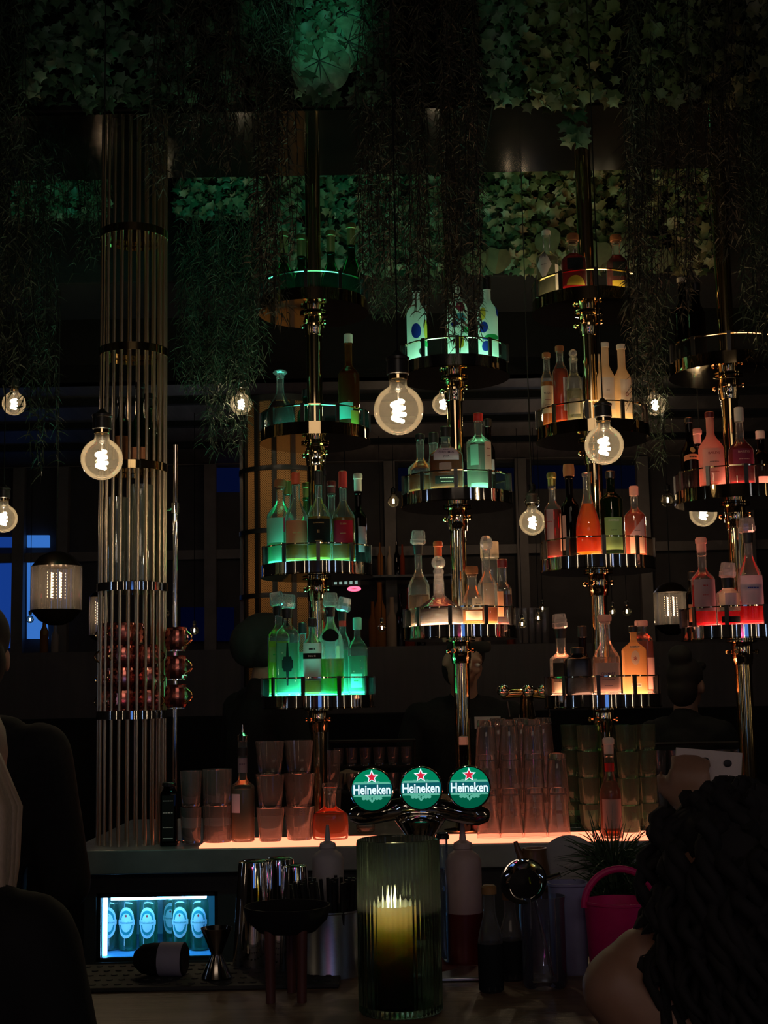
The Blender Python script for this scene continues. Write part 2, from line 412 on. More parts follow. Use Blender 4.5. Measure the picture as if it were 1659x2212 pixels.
# ================================================================ BOTTLE TOWERS
R = .2
LED = {
 'A1': ((.07, .66, .46), 5.5), 'A2': ((.07, .70, .48), 6.0), 'A3': ((.11, .80, .56), 26.0), 'A4': ((.09, .85, .60), 36.0),
 'B1': ((.28, .80, .50), 7.0), 'B2': ((.45, .82, .46), 13.0), 'B3': ((1, .60, .34), 22.0),
 'C1': ((1, .68, .34), 5.0), 'C2': ((1, .60, .28), 6.5), 'C3': ((1, .48, .22), 13.0), 'C4': ((1, .42, .24), 18.0),
 'D1': ((1, .62, .34), 2.5), 'D2': ((1, .34, .23), 10.0), 'D3': ((1, .30, .20), 12.0)}
TOW = {'A': (5.0, 688, (645, 936, 1238, 1531)), 'B': (4.95, 995, (790, 1080, 1377)),
       'C': (4.88, 1303, (643, 930, 1225, 1530)), 'D': (4.76, 1602, (783, 1072, 1378))}
TLAB = {'A': 'brass bottle tower with green lit shelves, next to the rod column', 'B': 'brass bottle tower with three shelves, white bottles on its top shelf',
        'C': 'brass bottle tower with amber lit shelves, a gin bottle on its bottom shelf', 'D': 'brass bottle tower cut off by the edge of the photo'}
TF = {}                       # tier -> (X, Y, floor z)
sh = {}
def shelf_meshes():
    b = MB(); b.lathe([(.03, 0), (R+.003, 0), (R+.003, .004), (R-.004, .006), (.03, .006)], 64); sh['shelf'] = b.mesh('shelf')
    b = MB(); b.lathe([(R-.003, .003), (R, .003), (R, .045), (R-.012, .0465), (R-.012, .043), (R-.003, .043)], 64); sh['rim'] = b.mesh('rim'); sh['rim_chrome'] = b.mesh('rim')
    b = MB(); b.lathe([(0, .043), (R-.013, .043), (R-.013, .0455), (0, .0455)], 48); sh['light_panel'] = b.mesh('light_panel')
    b = MB(); b.lathe([(R-.012, .104), (R-.001, .104), (R-.001, .1085), (R-.012, .1085)], 64, close=True); sh['rail'] = b.mesh('rail')
    b = MB(); b.lathe([(R-.0055, .0466), (R-.0025, .0466), (R-.0025, .1035), (R-.0055, .1035)], 64, close=True); sh['gallery'] = b.mesh('gallery')
    b = MB(); b.box((0, -R-.001, .077), (.013, .007, .066)); sh['post'] = b.mesh('post')
    b = MB(); b.lathe([(.0295, -.012), (.0345, -.012), (.036, -.03), (.036, -.062), (.0345, -.066), (.033, -.084), (.0295, -.084)], 24)
    b.lathe([(.0295, -.002), (.052, -.002), (.052, -.007), (.0295, -.012)], 24)
    sh['clamp'] = b.mesh('clamp')
    b = MB(); b.tube([(0, -.034, -.04), (0, -.047, -.04)], .0045, 8); b.lathe([(0, 0), (.0075, 0), (.009, .004), (.0075, .009), (0, .009)], 12, M=Matrix.Translation((0, -.047, -.04)) @ Matrix.Rotation(PI/2, 4, 'X')); sh['knob'] = b.mesh('knob')
shelf_meshes()
ACR = thin('acrylic_rim', (.97, .99, .98), (.9, .95, .92), .002, .03, .10)
def link(name, me, parent, loc=(0, 0, 0), rz=0, mat=None):
    o = bpy.data.objects.new(name, me); COL.objects.link(o); o.parent = parent; o.location = loc; o.rotation_euler = (0, 0, rz)
    if mat:
        if not me.materials: me.materials.append(mat)
    return o
for T, (Y, px, ys) in TOW.items():
    zl = at(px, ys[-1], Y-R).z
    X = xz(px, Y, zl)
    root = thing('bottle_tower', TLAB[T], 'bottle display', (X, Y, ZK+.003), group='bottle towers')
    top = PLB+.03
    mb = MB(); mb.tube([(0, 0, 0), (0, 0, top-ZK-.003)], .0285, 28); mb.lathe([(.028, 0), (.075, 0), (.075, .006), (.035, .012), (.034, .03), (.028, .03)], 28)
    mb.build('pole', DBRASS if T in 'D' else BRASS, root)
    for i, yb in enumerate(ys):
        z = at(px, yb, Y-R).z; key = T+str(i+1); TF[key] = (X, Y, z+.0455)
        s = link('shelf', sh['shelf'], root, (0, 0, z-ZK-.003), 0, MIRB)
        link('rim', sh['rim_chrome' if i >= 2 or T == 'B' else 'rim'], s, mat=CHROME if i >= 2 or T == 'B' else MIRB)
        lp = sh['light_panel'].copy(); lp.materials.clear(); lp.materials.append(emis('shelf_light_'+key.lower(), *LED[key]))
        link('light_panel', lp, s); link('rail', sh['rail'], s, mat=BRASS); link('gallery', sh['gallery'], s, mat=ACR)
        a0 = random.uniform(-.25, .25)
        for k in range(10): link('post', sh['post'], s, (0, 0, 0), a0+2*PI*k/10, BRASS if (T, i) == ('A', 2) else BLACK)
        link('clamp', sh['clamp'], s, mat=BRASS)
        for k in range(4): link('knob', sh['knob'], s, (0, 0, 0), PI/4+k*PI/2+.2, BRASS)

# ================================================================ BOTTLES
GG = thin('green_glass', (.25, .6, .3), (.15, .5, .25), .05)
DG = thin('dark_green_glass', (.10, .2, .09), (.06, .14, .05), .06)
DK = thin('black_glass', (.05, .035, .03), (.03, .02, .02), .1)
AM = thin('amber_glass', (.75, .4, .15), (.6, .3, .1), .08)
CL = thin('bottle_glass', (.96, .985, .97), (.85, .95, .9), .05, .02, .28)
FROST = paper('frosted_glass', (.82, .86, .82), .55)
PEARF = paper('frosted_pear_glass', (.86, .72, .5), .5)
def col(nm, rgb, rough=.5, metal=0): return pm(nm, lin(rgb), rough, metal, .06, 40)
WH = WHITEP
CAPB = col('black_cap', (16, 16, 18), .35); CAPW = col('ivory_cap', (215, 210, 195), .45); CAPR = col('red_cap', (190, 35, 30), .4)
CORK = col('cork_wood', (150, 95, 55), .7); CAPG = col('olive_foil', (120, 115, 60), .35, .6); CAPO = col('orange_cap', (225, 90, 45), .4)
CAPC = col('champagne_foil', (150, 140, 90), .3, .7); CAPDR = col('wine_capsule', (95, 15, 20), .35)
LGREEN = paper('mint_label', (.40, .95, .78), .5); LBLK = paper('black_label', (.02, .025, .025), .1); LRED = paper('crimson_label', (.5, .03, .06), .3)
LORG = paper('orange_label', (.85, .38, .2)); LLIL = paper('lilac_label', (.74, .6, .74), .3); LPINK = paper('pink_label', (.86, .55, .48), .4)
LCRM = paper('cream_label', (.85, .74, .55), .35); LMAUVE = paper('mauve_label', (.4, .3, .36), .35)
BLUE = paper('blue_print', (.02, .05, .4), .3); YEL = paper('yellow_print', (.85, .62, .08), .4); GRN = paper('green_print', (.05, .5, .15), .4); WINE = paper('wine_print', (.3, .05, .1), .3); SKY = paper('sky_print', (.1, .45, .6), .4)
GOLDINK = col('gold_ink', (200, 170, 110)); INKR = col('red_ink', (150, 30, 30)); INKV = col('violet_ink', (70, 40, 80)); INKW = paper('white_ink', (.85, .85, .82), .2)
TL = {}
def lq(nm, rgb, amount=.45): return liq(nm, lin(rgb), min(.8, amount+.1))
PLACED = {}
def bottle_shape(h, r, hb, hs, rn, foot=.004):
    """outer wall radius by height: straight body, eased shoulder, neck"""
    def rad(z):
        if z < foot: return r-.003+.003*z/foot
        if z <= hb*h: return r
        if z >= hs*h: return rn
        t = (z-hb*h)/((hs-hb)*h); t = (1-math.cos(PI*t))/2
        return r+(rn-r)*t
    return rad
def make_bottle(name, label, loc, h, r, hb=.62, hs=.8, rn=.013, n=0, sx=1, sy=1, glass=None, fill=.6, drink=None, cap=None, labels=(), rz=0, cat='bottle', group=None, seg=24, bell=0):
    root = thing(name, label, cat, loc, rz, group)
    ck, cm, ch = cap if cap else ('none', None, 0)
    if ck == 'cube': ch = .064
    hg = h-ch+(.012 if ck in ('cap', 'pour') else .004)
    rad0 = bottle_shape(hg, r, hb, hs, rn)
    rad = (lambda z: rad0(z)*(1+bell*math.sin(PI*min(1, z/(hb*hg)))*(z < hb*hg))) if bell else rad0
    zs = [0, .004, .012]+[hb*hg*q for q in ((.25, .5, .75, 1) if bell else (.5, 1))]+[hg*(hb+(hs-hb)*q/8) for q in range(1, 9)]+[hg-.014]
    zs = sorted(set(round(z, 5) for z in zs))
    prof = [(0, .003), (max(.004, r*.55), .0015)]+[(rad(z), z) for z in zs]+[(rn+.002, hg-.012), (rn+.002, hg-.002), (rn-.002, hg)]
    b = MB(); b.lathe(prof, seg, n, sx, sy); b.build('glass', glass or CL, root)
    if drink:
        zt = fill*hg; zz = [z for z in zs if .004 < z < zt-.002]+[zt]
        pr = [(0, .012), (r*.6, .006)]+[(max(.003, rad(z)-.0022), z) for z in zz]+[(0, zt)]
        b = MB(); b.lathe(pr, seg, n, sx, sy); b.build('liquid', drink, root)
    if ck == 'cap':
        b = MB(); rc = rn+.003; b.lathe([(rc, h-ch), (rc, h-.003), (rc-.003, h), (0, h)], 20); b.build('cap', cm, root)
    elif ck == 'foil':
        b = MB(); rc = rn+.0016; b.lathe([(rad(h-ch)+.001, h-ch), (rc, h-ch*.7), (rc, h-.024), (rc+.003, h-.022), (rc+.0035, h-.008), (rc, h-.002), (0, h)], 20); b.build('foil', cm, root)
    elif ck == 'cork':
        b = MB(); b.lathe([(rn-.001, h-ch-.006), (rn-.001, h-ch), (rn+.006, h-ch+.001), (rn+.007, h-ch*.5), (rn+.005, h-.003), (0, h)], 18); b.build('stopper', cm, root)
    elif ck == 'ball':
        b = MB(); b.ell((0, 0, h-ch/2+.004), (ch/2, ch/2, ch/2), 20); b.lathe([(rn-.001, h-ch-.014), (rn-.001, h-ch+.006), (0, h-ch+.006)], 16); b.build('stopper', CRYST, root)
    elif ck == 'crystal':
        b = MB(); b.lathe([(rn-.001, h-ch-.01), (rn, h-ch), (rn*1.5, h-ch+.004), (rn*2.0, h-ch*.55), (rn*1.7, h-ch*.2), (rn*1.1, h), (0, h)], 9); b.build('stopper', CRYST, root, sharp=10)
    elif ck == 'cube':      # black collar with an upturned measuring cup of cut crystal
        s = .0245; ch = .064; zc = h-ch
        b = MB(); b.lathe([(rn+.002, zc-.022), (rn+.004, zc+.012), (0, zc+.012)], 18); b.build('collar', CAPB, root)
        M = Matrix.Translation((0, 0, zc+.012)) @ Matrix.Rotation(cm, 4, 'Y')
        b = MB(); b.lathe([(s*.8, 0), (s*1.12, .006), (s*1.12, .02), (s, .022), (s*1.05, .03), (s*.92, ch-.014), (s*.6, ch-.012), (s*.55, ch-.02), (s*.75, .03), (s*.7, .002)], 8, 4, M=M); b.build('measuring_cup', CRYST, root, sharp=15)
    elif ck == 'pour':
        b = MB(); b.lathe([(rn+.002, h-ch), (rn+.003, h-ch+.018), (rn*.6, h-ch+.026), (.004, h-ch+.03), (.002, h), (0, h)], 14); b.build('pourer', CHROME, root)
    for lb in labels:
        m, a, z, ang = lb[:4]; kw = lb[4] if len(lb) > 4 else {}
        a0 = kw.get('a0', 0); eps = kw.get('eps', .0008)
        p = patch(a*hg, z*hg, rad, ang, n, sx, sy, a0, eps, shape=kw.get('shape'))
        lo = p.build(kw.get('name', 'label'), m, root)
        for (tx, size, zz, im, wd) in kw.get('text', ()):
            zz = (a+(z-a)*zz)*hg
            lettering(tx, size, ring_mapper(rad(zz), n, sx, sy, zz, a0, eps+.0008), im, lo, wd, .012)
    return root
def onto(key, px, top, w, label, dy=None, **kw):
    """stand a bottle on a tower shelf: column px, top edge and width as seen in the photo"""
    X, Y0, zf = TF[key]; k = Y0/FPX; r = w*k/2*kw.pop('wr', 1)
    foot = r*max(kw.get('sx', 1), kw.get('sy', 1))
    x = xz(px, Y0, zf)
    lim = R-.016-foot
    dx = max(-lim+.001, min(lim-.001, x-X))
    mx = math.sqrt(max(0, lim*lim-dx*dx))
    if dy is None: dy = -mx
    elif dy == 'back': dy = mx
    else: dy = max(-mx, min(mx, dy))
    Y = Y0+dy; x2 = xz(px, Y, zf); dx = max(-lim+.001, min(lim-.001, x2-X)); x2 = X+dx
    h = at(px, top, Y).z-zf
    for (q, qx, qy, qr) in PLACED.setdefault(key, [('pole', X, Y0, .028)]):
        d = math.hypot(qx-x2, qy-Y)
        if d < qr+foot-.001: print('CLASH', key, label[:30], q[:30], round(qr+foot-d, 4))
    PLACED[key].append((label, x2, Y, foot))
    return make_bottle(kw.pop('name', 'bottle'), label, (x2, Y, zf+.0003), h, r, rz=kw.pop('rz', random.uniform(-.15, .15)), **kw)
def tx(s, size, z, m=INK, w=None): return (s, size, z, m, w)
# ---- tower A
CH = dict(hb=.42, hs=.9, rn=.0145, glass=DG, drink=None, cap=('foil', CAPC, .09))
for px, top, dy, wh in ((614, 500, .0, 'mostly hidden by hanging leaves'), (652, 507, .12, 'half hidden by the tower pole'), (716, 498, .075, 'beside the pole'), (762, 482, .02, 'tallest and nearest the shelf edge')):
    onto('A1', px, top, 50, 'foil-necked sparkling wine bottle on the top green shelf, '+wh, dy, group='sparkling wine bottles on the top green shelf', **CH)
onto('A2', 606, 800, 58, 'round decanter of dark red spirit with a flared glass mouth', dy=-.03, name='decanter', hb=.30, hs=.72, rn=.0135, drink=lq('dark_red_spirit', (95, 22, 16), .4), fill=.50, bell=.06, cap=('crystal', None, .02))
onto('A2', 662, 842, 40, 'dark green bottle hidden behind the pole of the second green shelf', dy=.11, hb=.5, hs=.8, glass=DG, cap=('cap', CAPB, .03))
onto('A2', 755, 722, 47, 'tall amber liqueur bottle with an ivory cap on the second green shelf', dy=-.02, hb=.60, hs=.73, rn=.0135, glass=AM, drink=lq('amber_liqueur', (150, 85, 25), .35), fill=.66, cap=('cap', CAPW, .034),
     labels=((LGREEN, .10, .28, .75, dict(a0=-.5)), (YEL, .04, .19, .4, dict(a0=.45, eps=.0012))))
onto('A3', 606, 1035, 58, 'clear bottle with a wooden stopper and bright mint label', dy=-.06, hb=.6, hs=.82, rn=.014, drink=lq('pale_mint', (150, 235, 200), .3), fill=.5, cap=('cork', CORK, .03), labels=((LGREEN, .27, .58, .8, dict(a0=-.35)), (LRED, .40, .58, .3, dict(a0=.75))))
onto('A3', 641, 1020, 48, 'whisky bottle with an orange cap and orange label', dy=-.155, hb=.52, hs=.80, rn=.0135, drink=lq('whisky_gold', (190, 130, 40), .4), fill=.5, cap=('cap', CAPO, .045),
     labels=((LORG, .20, .5, 1.1, dict(text=(tx('#2', .012, .5, GOLDINK, .03),))),))
onto('A3', 690, 1017, 50, 'whisky bottle with a black label and pale cap in front of the pole', dy=-.158, hb=.55, hs=.8, rn=.0125, drink=lq('whisky_pale', (200, 160, 60), .4), fill=.55, cap=('cap', CAPB, .05),
     labels=((LBLK, .2, .52, 1.15, dict(text=(tx('GLENMORANGIE', .006, .83, GOLDINK, .038), tx('II', .016, .5, GOLDINK), tx('#3', .004, .14, GOLDINK, .024)))),), rz=0)
onto('A3', 743, 1018, 50, 'whisky bottle with a white and red neck and crimson label', dy=-.12, hb=.55, hs=.8, rn=.0125, drink=lq('whisky_gold', (190, 130, 40), .4), fill=.56, cap=('cap', CAPR, .06),
     labels=((LRED, .22, .52, .9, dict(text=(tx('GLEN', .008, .85, GOLDINK, .022), tx('#4', .005, .45, GOLDINK)))), (INKW, .215, .228, .9, {})), rz=.0)
onto('A3', 778, 1022, 36, 'slim dark wine bottle with a cream capsule at the shelf edge', dy=-.02, hb=.62, hs=.78, rn=.0125, glass=DK, cap=('foil', CAPW, .07), labels=((LMAUVE, .15, .5, .5, dict(a0=.6)),))
onto('A3', 664, 1042, 34, 'green-necked bottle standing behind the pole on the third green shelf', dy=.1, hb=.55, hs=.78, glass=GG, cap=('foil', CAPG, .06))
onto('A3', 718, 1038, 40, 'bottle with a dark wine-red capsule behind the black-labelled whisky', dy=.07, hb=.58, hs=.78, rn=.013, drink=lq('whisky_gold', (190, 130, 40), .4), fill=.45, cap=('foil', CAPDR, .05))
onto('A3', 622, 1040, 30, 'bottle with a green cap behind the mint-labelled bottle', dy=.055, hb=.55, hs=.75, drink=lq('pale_mint', (150, 235, 200), .3), cap=('cap', CAPG, .05))
FAIN = paper('pale_green_print', (.35, .6, .25), .4)
onto('A4', 603, 1278, 52, 'yellow-green liqueur bottle with a tilted crystal measuring cup', dy=-.03, hb=.66, hs=.82, rn=.014, n=6, sx=.88, sy=.88, drink=lq('yellow_green', (190, 240, 110), .5), fill=.62, cap=('cube', -.2, .042), labels=((FAIN, .38, .55, .5, dict(a0=-.2, text=(tx('#5', .008, .5, GRN, .02),))),))
orn = lambda u: (.5-.5*max(.12, (1 if abs(u) < .22 else .35 if abs(u) < .8 else .2)), .5+.5*max(.12, (1 if abs(u) < .22 else .35 if abs(u) < .8 else .2)))
onto('A4', 622, 1283, 58, 'square clear bottle with a black ornament down its front', dy=-.165, hb=.72, hs=.86, rn=.015, n=7, sx=.86, sy=.6, drink=lq('ice_mint', (150, 250, 215), .45), fill=.62, cap=('cube', .12, .04), rz=.05,
     labels=((LBLK, .12, .62, .42, dict(shape=orn, name='ornament')), (LBLK, .82, .97, .2, dict(name='neck_band'))))
onto('A4', 676, 1335, 38, 'slim bottle with a pale palm label and black cap', dy=-.165, hb=.7, hs=.84, rn=.0125, n=4, drink=lq('pale_gold_rum', (190, 150, 90), .4), fill=.25, cap=('cap', CAPB, .03),
     labels=((WH, .2, .72, 1.0, dict(text=(tx('#6', .014, .84, INK),))), (LBLK, .5, .58, 1.02, dict(eps=.0014, text=(tx('MAHI', .009, .5, INKW, .022),)))), rz=0)
onto('A4', 716, 1280, 52, 'ornate bottle half full of bright green liqueur with a black medallion', dy=-.15, hb=.62, hs=.88, rn=.013, n=3, bell=.05, drink=lq('bright_green', (30, 215, 70), .55), fill=.42, cap=('cube', .03, .042), glass=thin('embossed_glass', (.9, .98, .95), (.7, .95, .85), .2, .15, .45),
     labels=((LBLK, .62, .77, .75, dict(name='medallion', shape=lambda u: (.5-.5*math.sqrt(max(0, 1-u*u)), .5+.5*math.sqrt(max(0, 1-u*u))))),), rz=0)
onto('A4', 742, 1290, 34, 'narrow bottle with a bright red neck and leaning crystal cup', dy=.02, hb=.62, hs=.8, rn=.0125, drink=lq('ice_mint', (150, 250, 215), .45), fill=.55, cap=('cube', .22, .04), labels=((LORG, .25, .6, .5, dict(a0=-.3)), (CAPR, .84, .99, 3.1, dict(name='neck_band'))))
onto('A4', 774, 1334, 46, 'square clear bottle with faint script and a pale cap at the shelf edge', dy=-.055, hb=.66, hs=.86, rn=.013, n=7, sx=.86, sy=.86, drink=lq('ice_mint', (150, 250, 215), .45), fill=.56, cap=('cap', LGREEN, .042), labels=((LGREEN, .1, .3, .55, dict(text=(tx('#7', .008, .5, GRN),))),))
onto('A4', 655, 1345, 34, 'clear bottle with a black cap behind the pale palm label', dy=.09, hb=.66, hs=.82, rn=.0125, drink=lq('ice_mint', (150, 250, 215), .45), fill=.66, cap=('cap', CAPB, .04))
# ---- tower B
blot = lambda c, s: (lambda u: (c-s*math.sqrt(max(0, 1-u*u)), c+s*math.sqrt(max(0, 1-u*u))))
for px, top, dy, nm, prints in (
    (902, 602, -.06, 'blue bird prints, first from the bulb', ((BLUE, .3, .5, .5, -.1), (YEL, .28, .56, .35, 1.1), (GRN, .2, .28, .6, .9), (LBLK, .08, .17, .2, .35))),
    (990, 590, -.165, 'wine-red and yellow spots, standing before the pole', ((WINE, .58, .72, .5, .3), (SKY, .44, .56, .6, .3), (YEL, .08, .25, .5, .1), (BLUE, .38, .45, .4, -.3), (GRN, .3, .38, .5, .9))),
    (1056, 598, -.08, 'blue star prints, nearest the free edge', ((BLUE, .1, .24, .45, -.3), (BLUE, .35, .5, .45, -.5), (GRN, .26, .33, .8, .4), (YEL, .52, .7, .35, -.6), (BLUE, .58, .72, .25, 1.1)))):
    onto('B1', px, top, 44, 'white frosted bottle with %s' % nm, dy, hb=.64, hs=.84, rn=.0125, glass=FROST, cap=('cap', CAPB, .05),
         labels=tuple((m, a, b, g, dict(a0=a0, name='print', eps=.0008+.0002*i, shape=blot(.5, .5))) for i, (m, a, b, g, a0) in enumerate(prints)), rz=0)
onto('B2', 910, 938, 56, 'clear ribbed-neck decanter with a black cap on the second shelf', dy=-.05, name='decanter', hb=.42, hs=.62, rn=.014, drink=lq('brandy', (170, 110, 40), .3), fill=.3, cap=('cap', CAPB, .022), glass=CL)
onto('B2', 939, 935, 34, 'bottle with a wide black cap behind the broad whiskey bottle', dy=.07, hb=.5, hs=.75, rn=.016, drink=lq('brandy', (170, 110, 40), .3), cap=('cap', CAPB, .04))
onto('B2', 965, 922, 72, 'broad amber whiskey bottle with a lilac label and black cap', dy=-.14, hb=.62, hs=.82, rn=.0165, n=3, sx=1, sy=.5, drink=lq('bourbon', (165, 90, 25), .4), fill=.6, cap=('cap', CAPB, .038), rz=0,
     labels=((LLIL, .52, .74, .72, dict(text=(tx('GENTLEMAN', .012, .6, INKV, .05), tx('JACK', .010, .28, INKV, .022), tx('#8', .006, .86, INKV)))), (LBLK, .10, .24, .66, dict(text=(tx('#9', .006, .72, INKW, .046), tx('#1', .005, .28, INKW, .04))))))
onto('B2', 1037, 893, 54, 'clear gin bottle with a red cap and mint window label', dy=-.07, hb=.66, hs=.78, rn=.0145, drink=lq('clear_gin', (215, 240, 230), .2), fill=.6, cap=('cap', CAPR, .03),
     labels=((LGREEN, .34, .62, .35, dict(a0=-.55)), (LPINK, .28, .66, .4, dict(a0=.7, text=(tx('#2', .006, .75, INKR, .02), tx('#3', .006, .5, INKR, .02)))), (LGREEN, .03, .1, .9, {})))
onto('B2', 1058, 905, 30, 'dark bottle with a black neck behind the red-capped gin', dy=.07, hb=.6, hs=.78, rn=.012, glass=DK, cap=('cap', CAPB, .03), labels=((LMAUVE, .3, .5, .8, {}),))
onto('B3', 905, 1146, 46, 'clear cut decanter with a crystal stopper and black collar', dy=-.07, name='decanter', hb=.50, hs=.72, rn=.013, drink=lq('clear_spirit', (235, 215, 195), .15), fill=.4, cap=('cube', .06, .045))
onto('B3', 950, 1168, 24, 'slim bottle with an orange and white cap behind the ball-stopper decanter', dy=.06, hb=.6, hs=.8, rn=.0125, drink=lq('honey', (225, 150, 60), .4), cap=('foil', CAPO, .06))
onto('B3', 950, 1203, 104, 'wide flat-bellied brandy decanter with a glass ball stopper', dy=-.095, name='decanter', hb=.24, hs=.60, rn=.017, sy=.62, bell=.04, glass=CRYST, drink=lq('cognac', (120, 40, 12), .3), fill=.34, cap=('ball', None, .05), rz=0)
onto('B3', 1022, 1222, 44, 'clear bottle with a brown wooden cap and cream labels by the pole', dy=-.12, hb=.42, hs=.78, rn=.016, drink=lq('honey', (225, 150, 60), .4), fill=.28, cap=('cork', CORK, .03), labels=((LCRM, .3, .5, .6, dict(a0=.4, text=(tx('#4', .006, .5, INK),))), (LCRM, .08, .26, .9, {})))
onto('B3', 1055, 1158, 42, 'cut decanter with a big crystal stopper among the amber bottles', dy=-.095, name='decanter', hb=.5, hs=.72, rn=.0115, drink=lq('honey', (225, 150, 60), .4), fill=.22, cap=('crystal', None, .05))
onto('B3', 1062, 1170, 34, 'boxy bottle with a wide yellow-white cap at the back of the shelf', dy=.07, hb=.66, hs=.8, rn=.030, n=5, drink=lq('honey', (225, 150, 60), .4), cap=('cap', LCRM, .06))
onto('B3', 1089, 1208, 40, 'square decanter of dark red port with an orange label at the edge', dy=-.02, name='decanter', hb=.58, hs=.72, rn=.015, n=6, sx=.86, sy=.86, drink=lq('port', (120, 15, 30), .4), fill=.5, cap=('cap', CAPDR, .03), labels=((LORG, .14, .55, .38, dict(a0=-.6)),))
# ---- tower C
dia = lambda u: (.5-.5*(1-abs(u)), .5+.5*(1-abs(u)))
onto('C1', 1183, 498, 48, 'clear bottle with a diamond-shaped label on the top amber shelf', dy=-.09, hb=.62, hs=.74, rn=.0135, drink=lq('clear_spirit2', (225, 225, 200), .12), fill=.62, cap=('cap', CAPW, .02), rz=0, labels=((WH, .26, .72, .75, dict(a0=-.45, shape=dia, text=(tx('#5', .006, .5, INK, .02),))), (WH, .08, .5, .35, dict(a0=1.0))))
onto('C1', 1241, 505, 54, 'ruby liqueur bottle with a wooden stopper beside the pole', dy=-.165, hb=.58, hs=.76, rn=.015, n=3, drink=lq('ruby', (175, 25, 30), .35), fill=.72, cap=('cork', CORK, .028), rz=0, labels=((LBLK, .36, .58, .6, {}), (YEL, .05, .24, .7, dict(shape=lambda u: (0, math.sqrt(max(0, 1-u*u)))))))
onto('C1', 1335, 507, 44, 'ruby liqueur bottle with a wooden stopper half hidden by hanging leaves', dy=-.07, hb=.58, hs=.76, rn=.014, n=3, drink=lq('ruby', (175, 25, 30), .35), fill=.72, cap=('cork', CORK, .026), labels=((LBLK, .3, .56, .6, {}), (YEL, .05, .22, .7, {})))
onto('C2', 1184, 762, 28, 'slim citrus bottle with black lettering on a cream label', dy=-.04, hb=.64, hs=.8, rn=.012, drink=lq('citrus', (235, 165, 70), .5), fill=.62, cap=('cap', CORK, .02), labels=((LCRM, .18, .56, 1.25, dict(text=(tx('YUZU', .012, .72, INK, .026), tx('#6', .004, .5, INKR), tx('#7', .004, .3, INK)))),), rz=-.1)
onto('C2', 1214, 747, 34, 'bottle of deep orange aperitif with a white side label', dy=-.09, hb=.66, hs=.84, rn=.0125, drink=lq('deep_orange', (225, 95, 25), .5), fill=.72, cap=('cap', CORK, .022), labels=((WH, .16, .6, .5, dict(a0=.7, text=(tx('#8', .004, .6, INKR, .015),))),))
onto('C2', 1243, 757, 34, 'clear bottle with a rounded glass cap next to the orange aperitif', dy=-.13, hb=.62, hs=.8, rn=.0135, drink=lq('clear_spirit2', (225, 225, 200), .12), fill=.5, cap=('ball', None, .03), labels=((LCRM, .1, .34, .7, {}),))
onto('C2', 1298, 766, 26, 'small pale bottle behind the two white frosted bottles', dy=.06, hb=.66, hs=.8, rn=.0125, glass=PEARF, cap=('cap', CAPW, .03))
onto('C2', 1312, 740, 38, 'white frosted bottle nearer the pole on the second amber shelf', dy=-.115, hb=.56, hs=.74, rn=.0135, glass=PEARF, cap=('cap', CAPW, .018), labels=((WH, .14, .55, .9, dict(text=(tx('#9', .004, .6, INK, .012),))),))
onto('C2', 1348, 744, 38, 'white frosted bottle at the free edge of the second amber shelf', dy=-.07, hb=.56, hs=.74, rn=.0135, glass=PEARF, cap=('cap', CAPW, .018), labels=((WH, .12, .55, .7, dict(a0=.3, text=(tx('O', .016, .55, INKR),))),))
onto('C3', 1196, 1020, 38, 'red vermouth bottle with an olive capsule and pale label', dy=-.05, hb=.66, hs=.8, rn=.0125, n=4, sx=.92, sy=.92, drink=lq('vermouth_red', (170, 18, 35), .45), fill=.66, cap=('foil', CAPG, .05), labels=((LMAUVE, .25, .66, .4, dict(a0=-.55, text=(tx('#1', .005, .6, INKR, .016),))), (LPINK, .1, .6, .18, dict(a0=.75))))
onto('C3', 1235, 1002, 40, 'dark wine bottle closed with a tall slanting cork', dy=-.09, hb=.6, hs=.74, rn=.0135, glass=DK, drink=lq('vermouth_dark', (60, 8, 14), .4), fill=.6, cap=('cork', CORK, .045), labels=((LPINK, .08, .5, .25, dict(a0=-.8)),))
onto('C3', 1273, 1021, 54, 'tall tapering bottle of bright orange juice', dy=-.15, hb=.28, hs=.8, rn=.0135, drink=lq('bright_orange', (255, 130, 20), .65), fill=.62, cap=('cap', GLASS, .012), rz=0)
onto('C3', 1325, 1018, 48, 'olive green herbal liqueur bottle with a pale green label', dy=-.125, hb=.68, hs=.8, rn=.0145, glass=DG, drink=lq('olive_liqueur', (120, 130, 30), .35), fill=.7, cap=('cap', CAPB, .025), rz=0, labels=((FAIN, .06, .46, .85, dict(text=(tx('CHARTREUSE', .008, .9, INKW, .036), tx('#2', .006, .6, INK)))),))
tri = lambda u: (0, .08+.92*max(0, (u+1)/2))
onto('C3', 1375, 1050, 46, 'rose gin bottle with a slanted grey label at the shelf edge', dy=-.04, hb=.62, hs=.78, rn=.013, drink=lq('rose_gin', (235, 120, 90), .45), fill=.66, cap=('cap', LPINK, .035), labels=((LMAUVE, .3, .62, .75, dict(shape=tri, text=(tx('#3', .005, .3, INK, .02),))), (LPINK, .05, .3, .75, dict(eps=.0005))))
onto('C4', 1214, 1326, 50, 'round-shouldered clear bottle with a crystal measuring cup and cream label', dy=-.03, hb=.55, hs=.68, rn=.0165, drink=lq('clear_gin_warm', (240, 215, 200), .15), fill=.3, cap=('cube', -.06, .045), labels=((LCRM, .04, .2, .8, {}), (LBLK, .25, .5, .9, {})))
onto('C4', 1250, 1398, 66, 'squat square black bottle on the bottom amber shelf', dy=-.15, hb=.78, hs=.9, rn=.02, n=8, sx=.84, sy=.5, glass=pm('black_glazed_bottle', (.01, .008, .008), .2), cap=('cap', CAPB, .022), rz=.1)
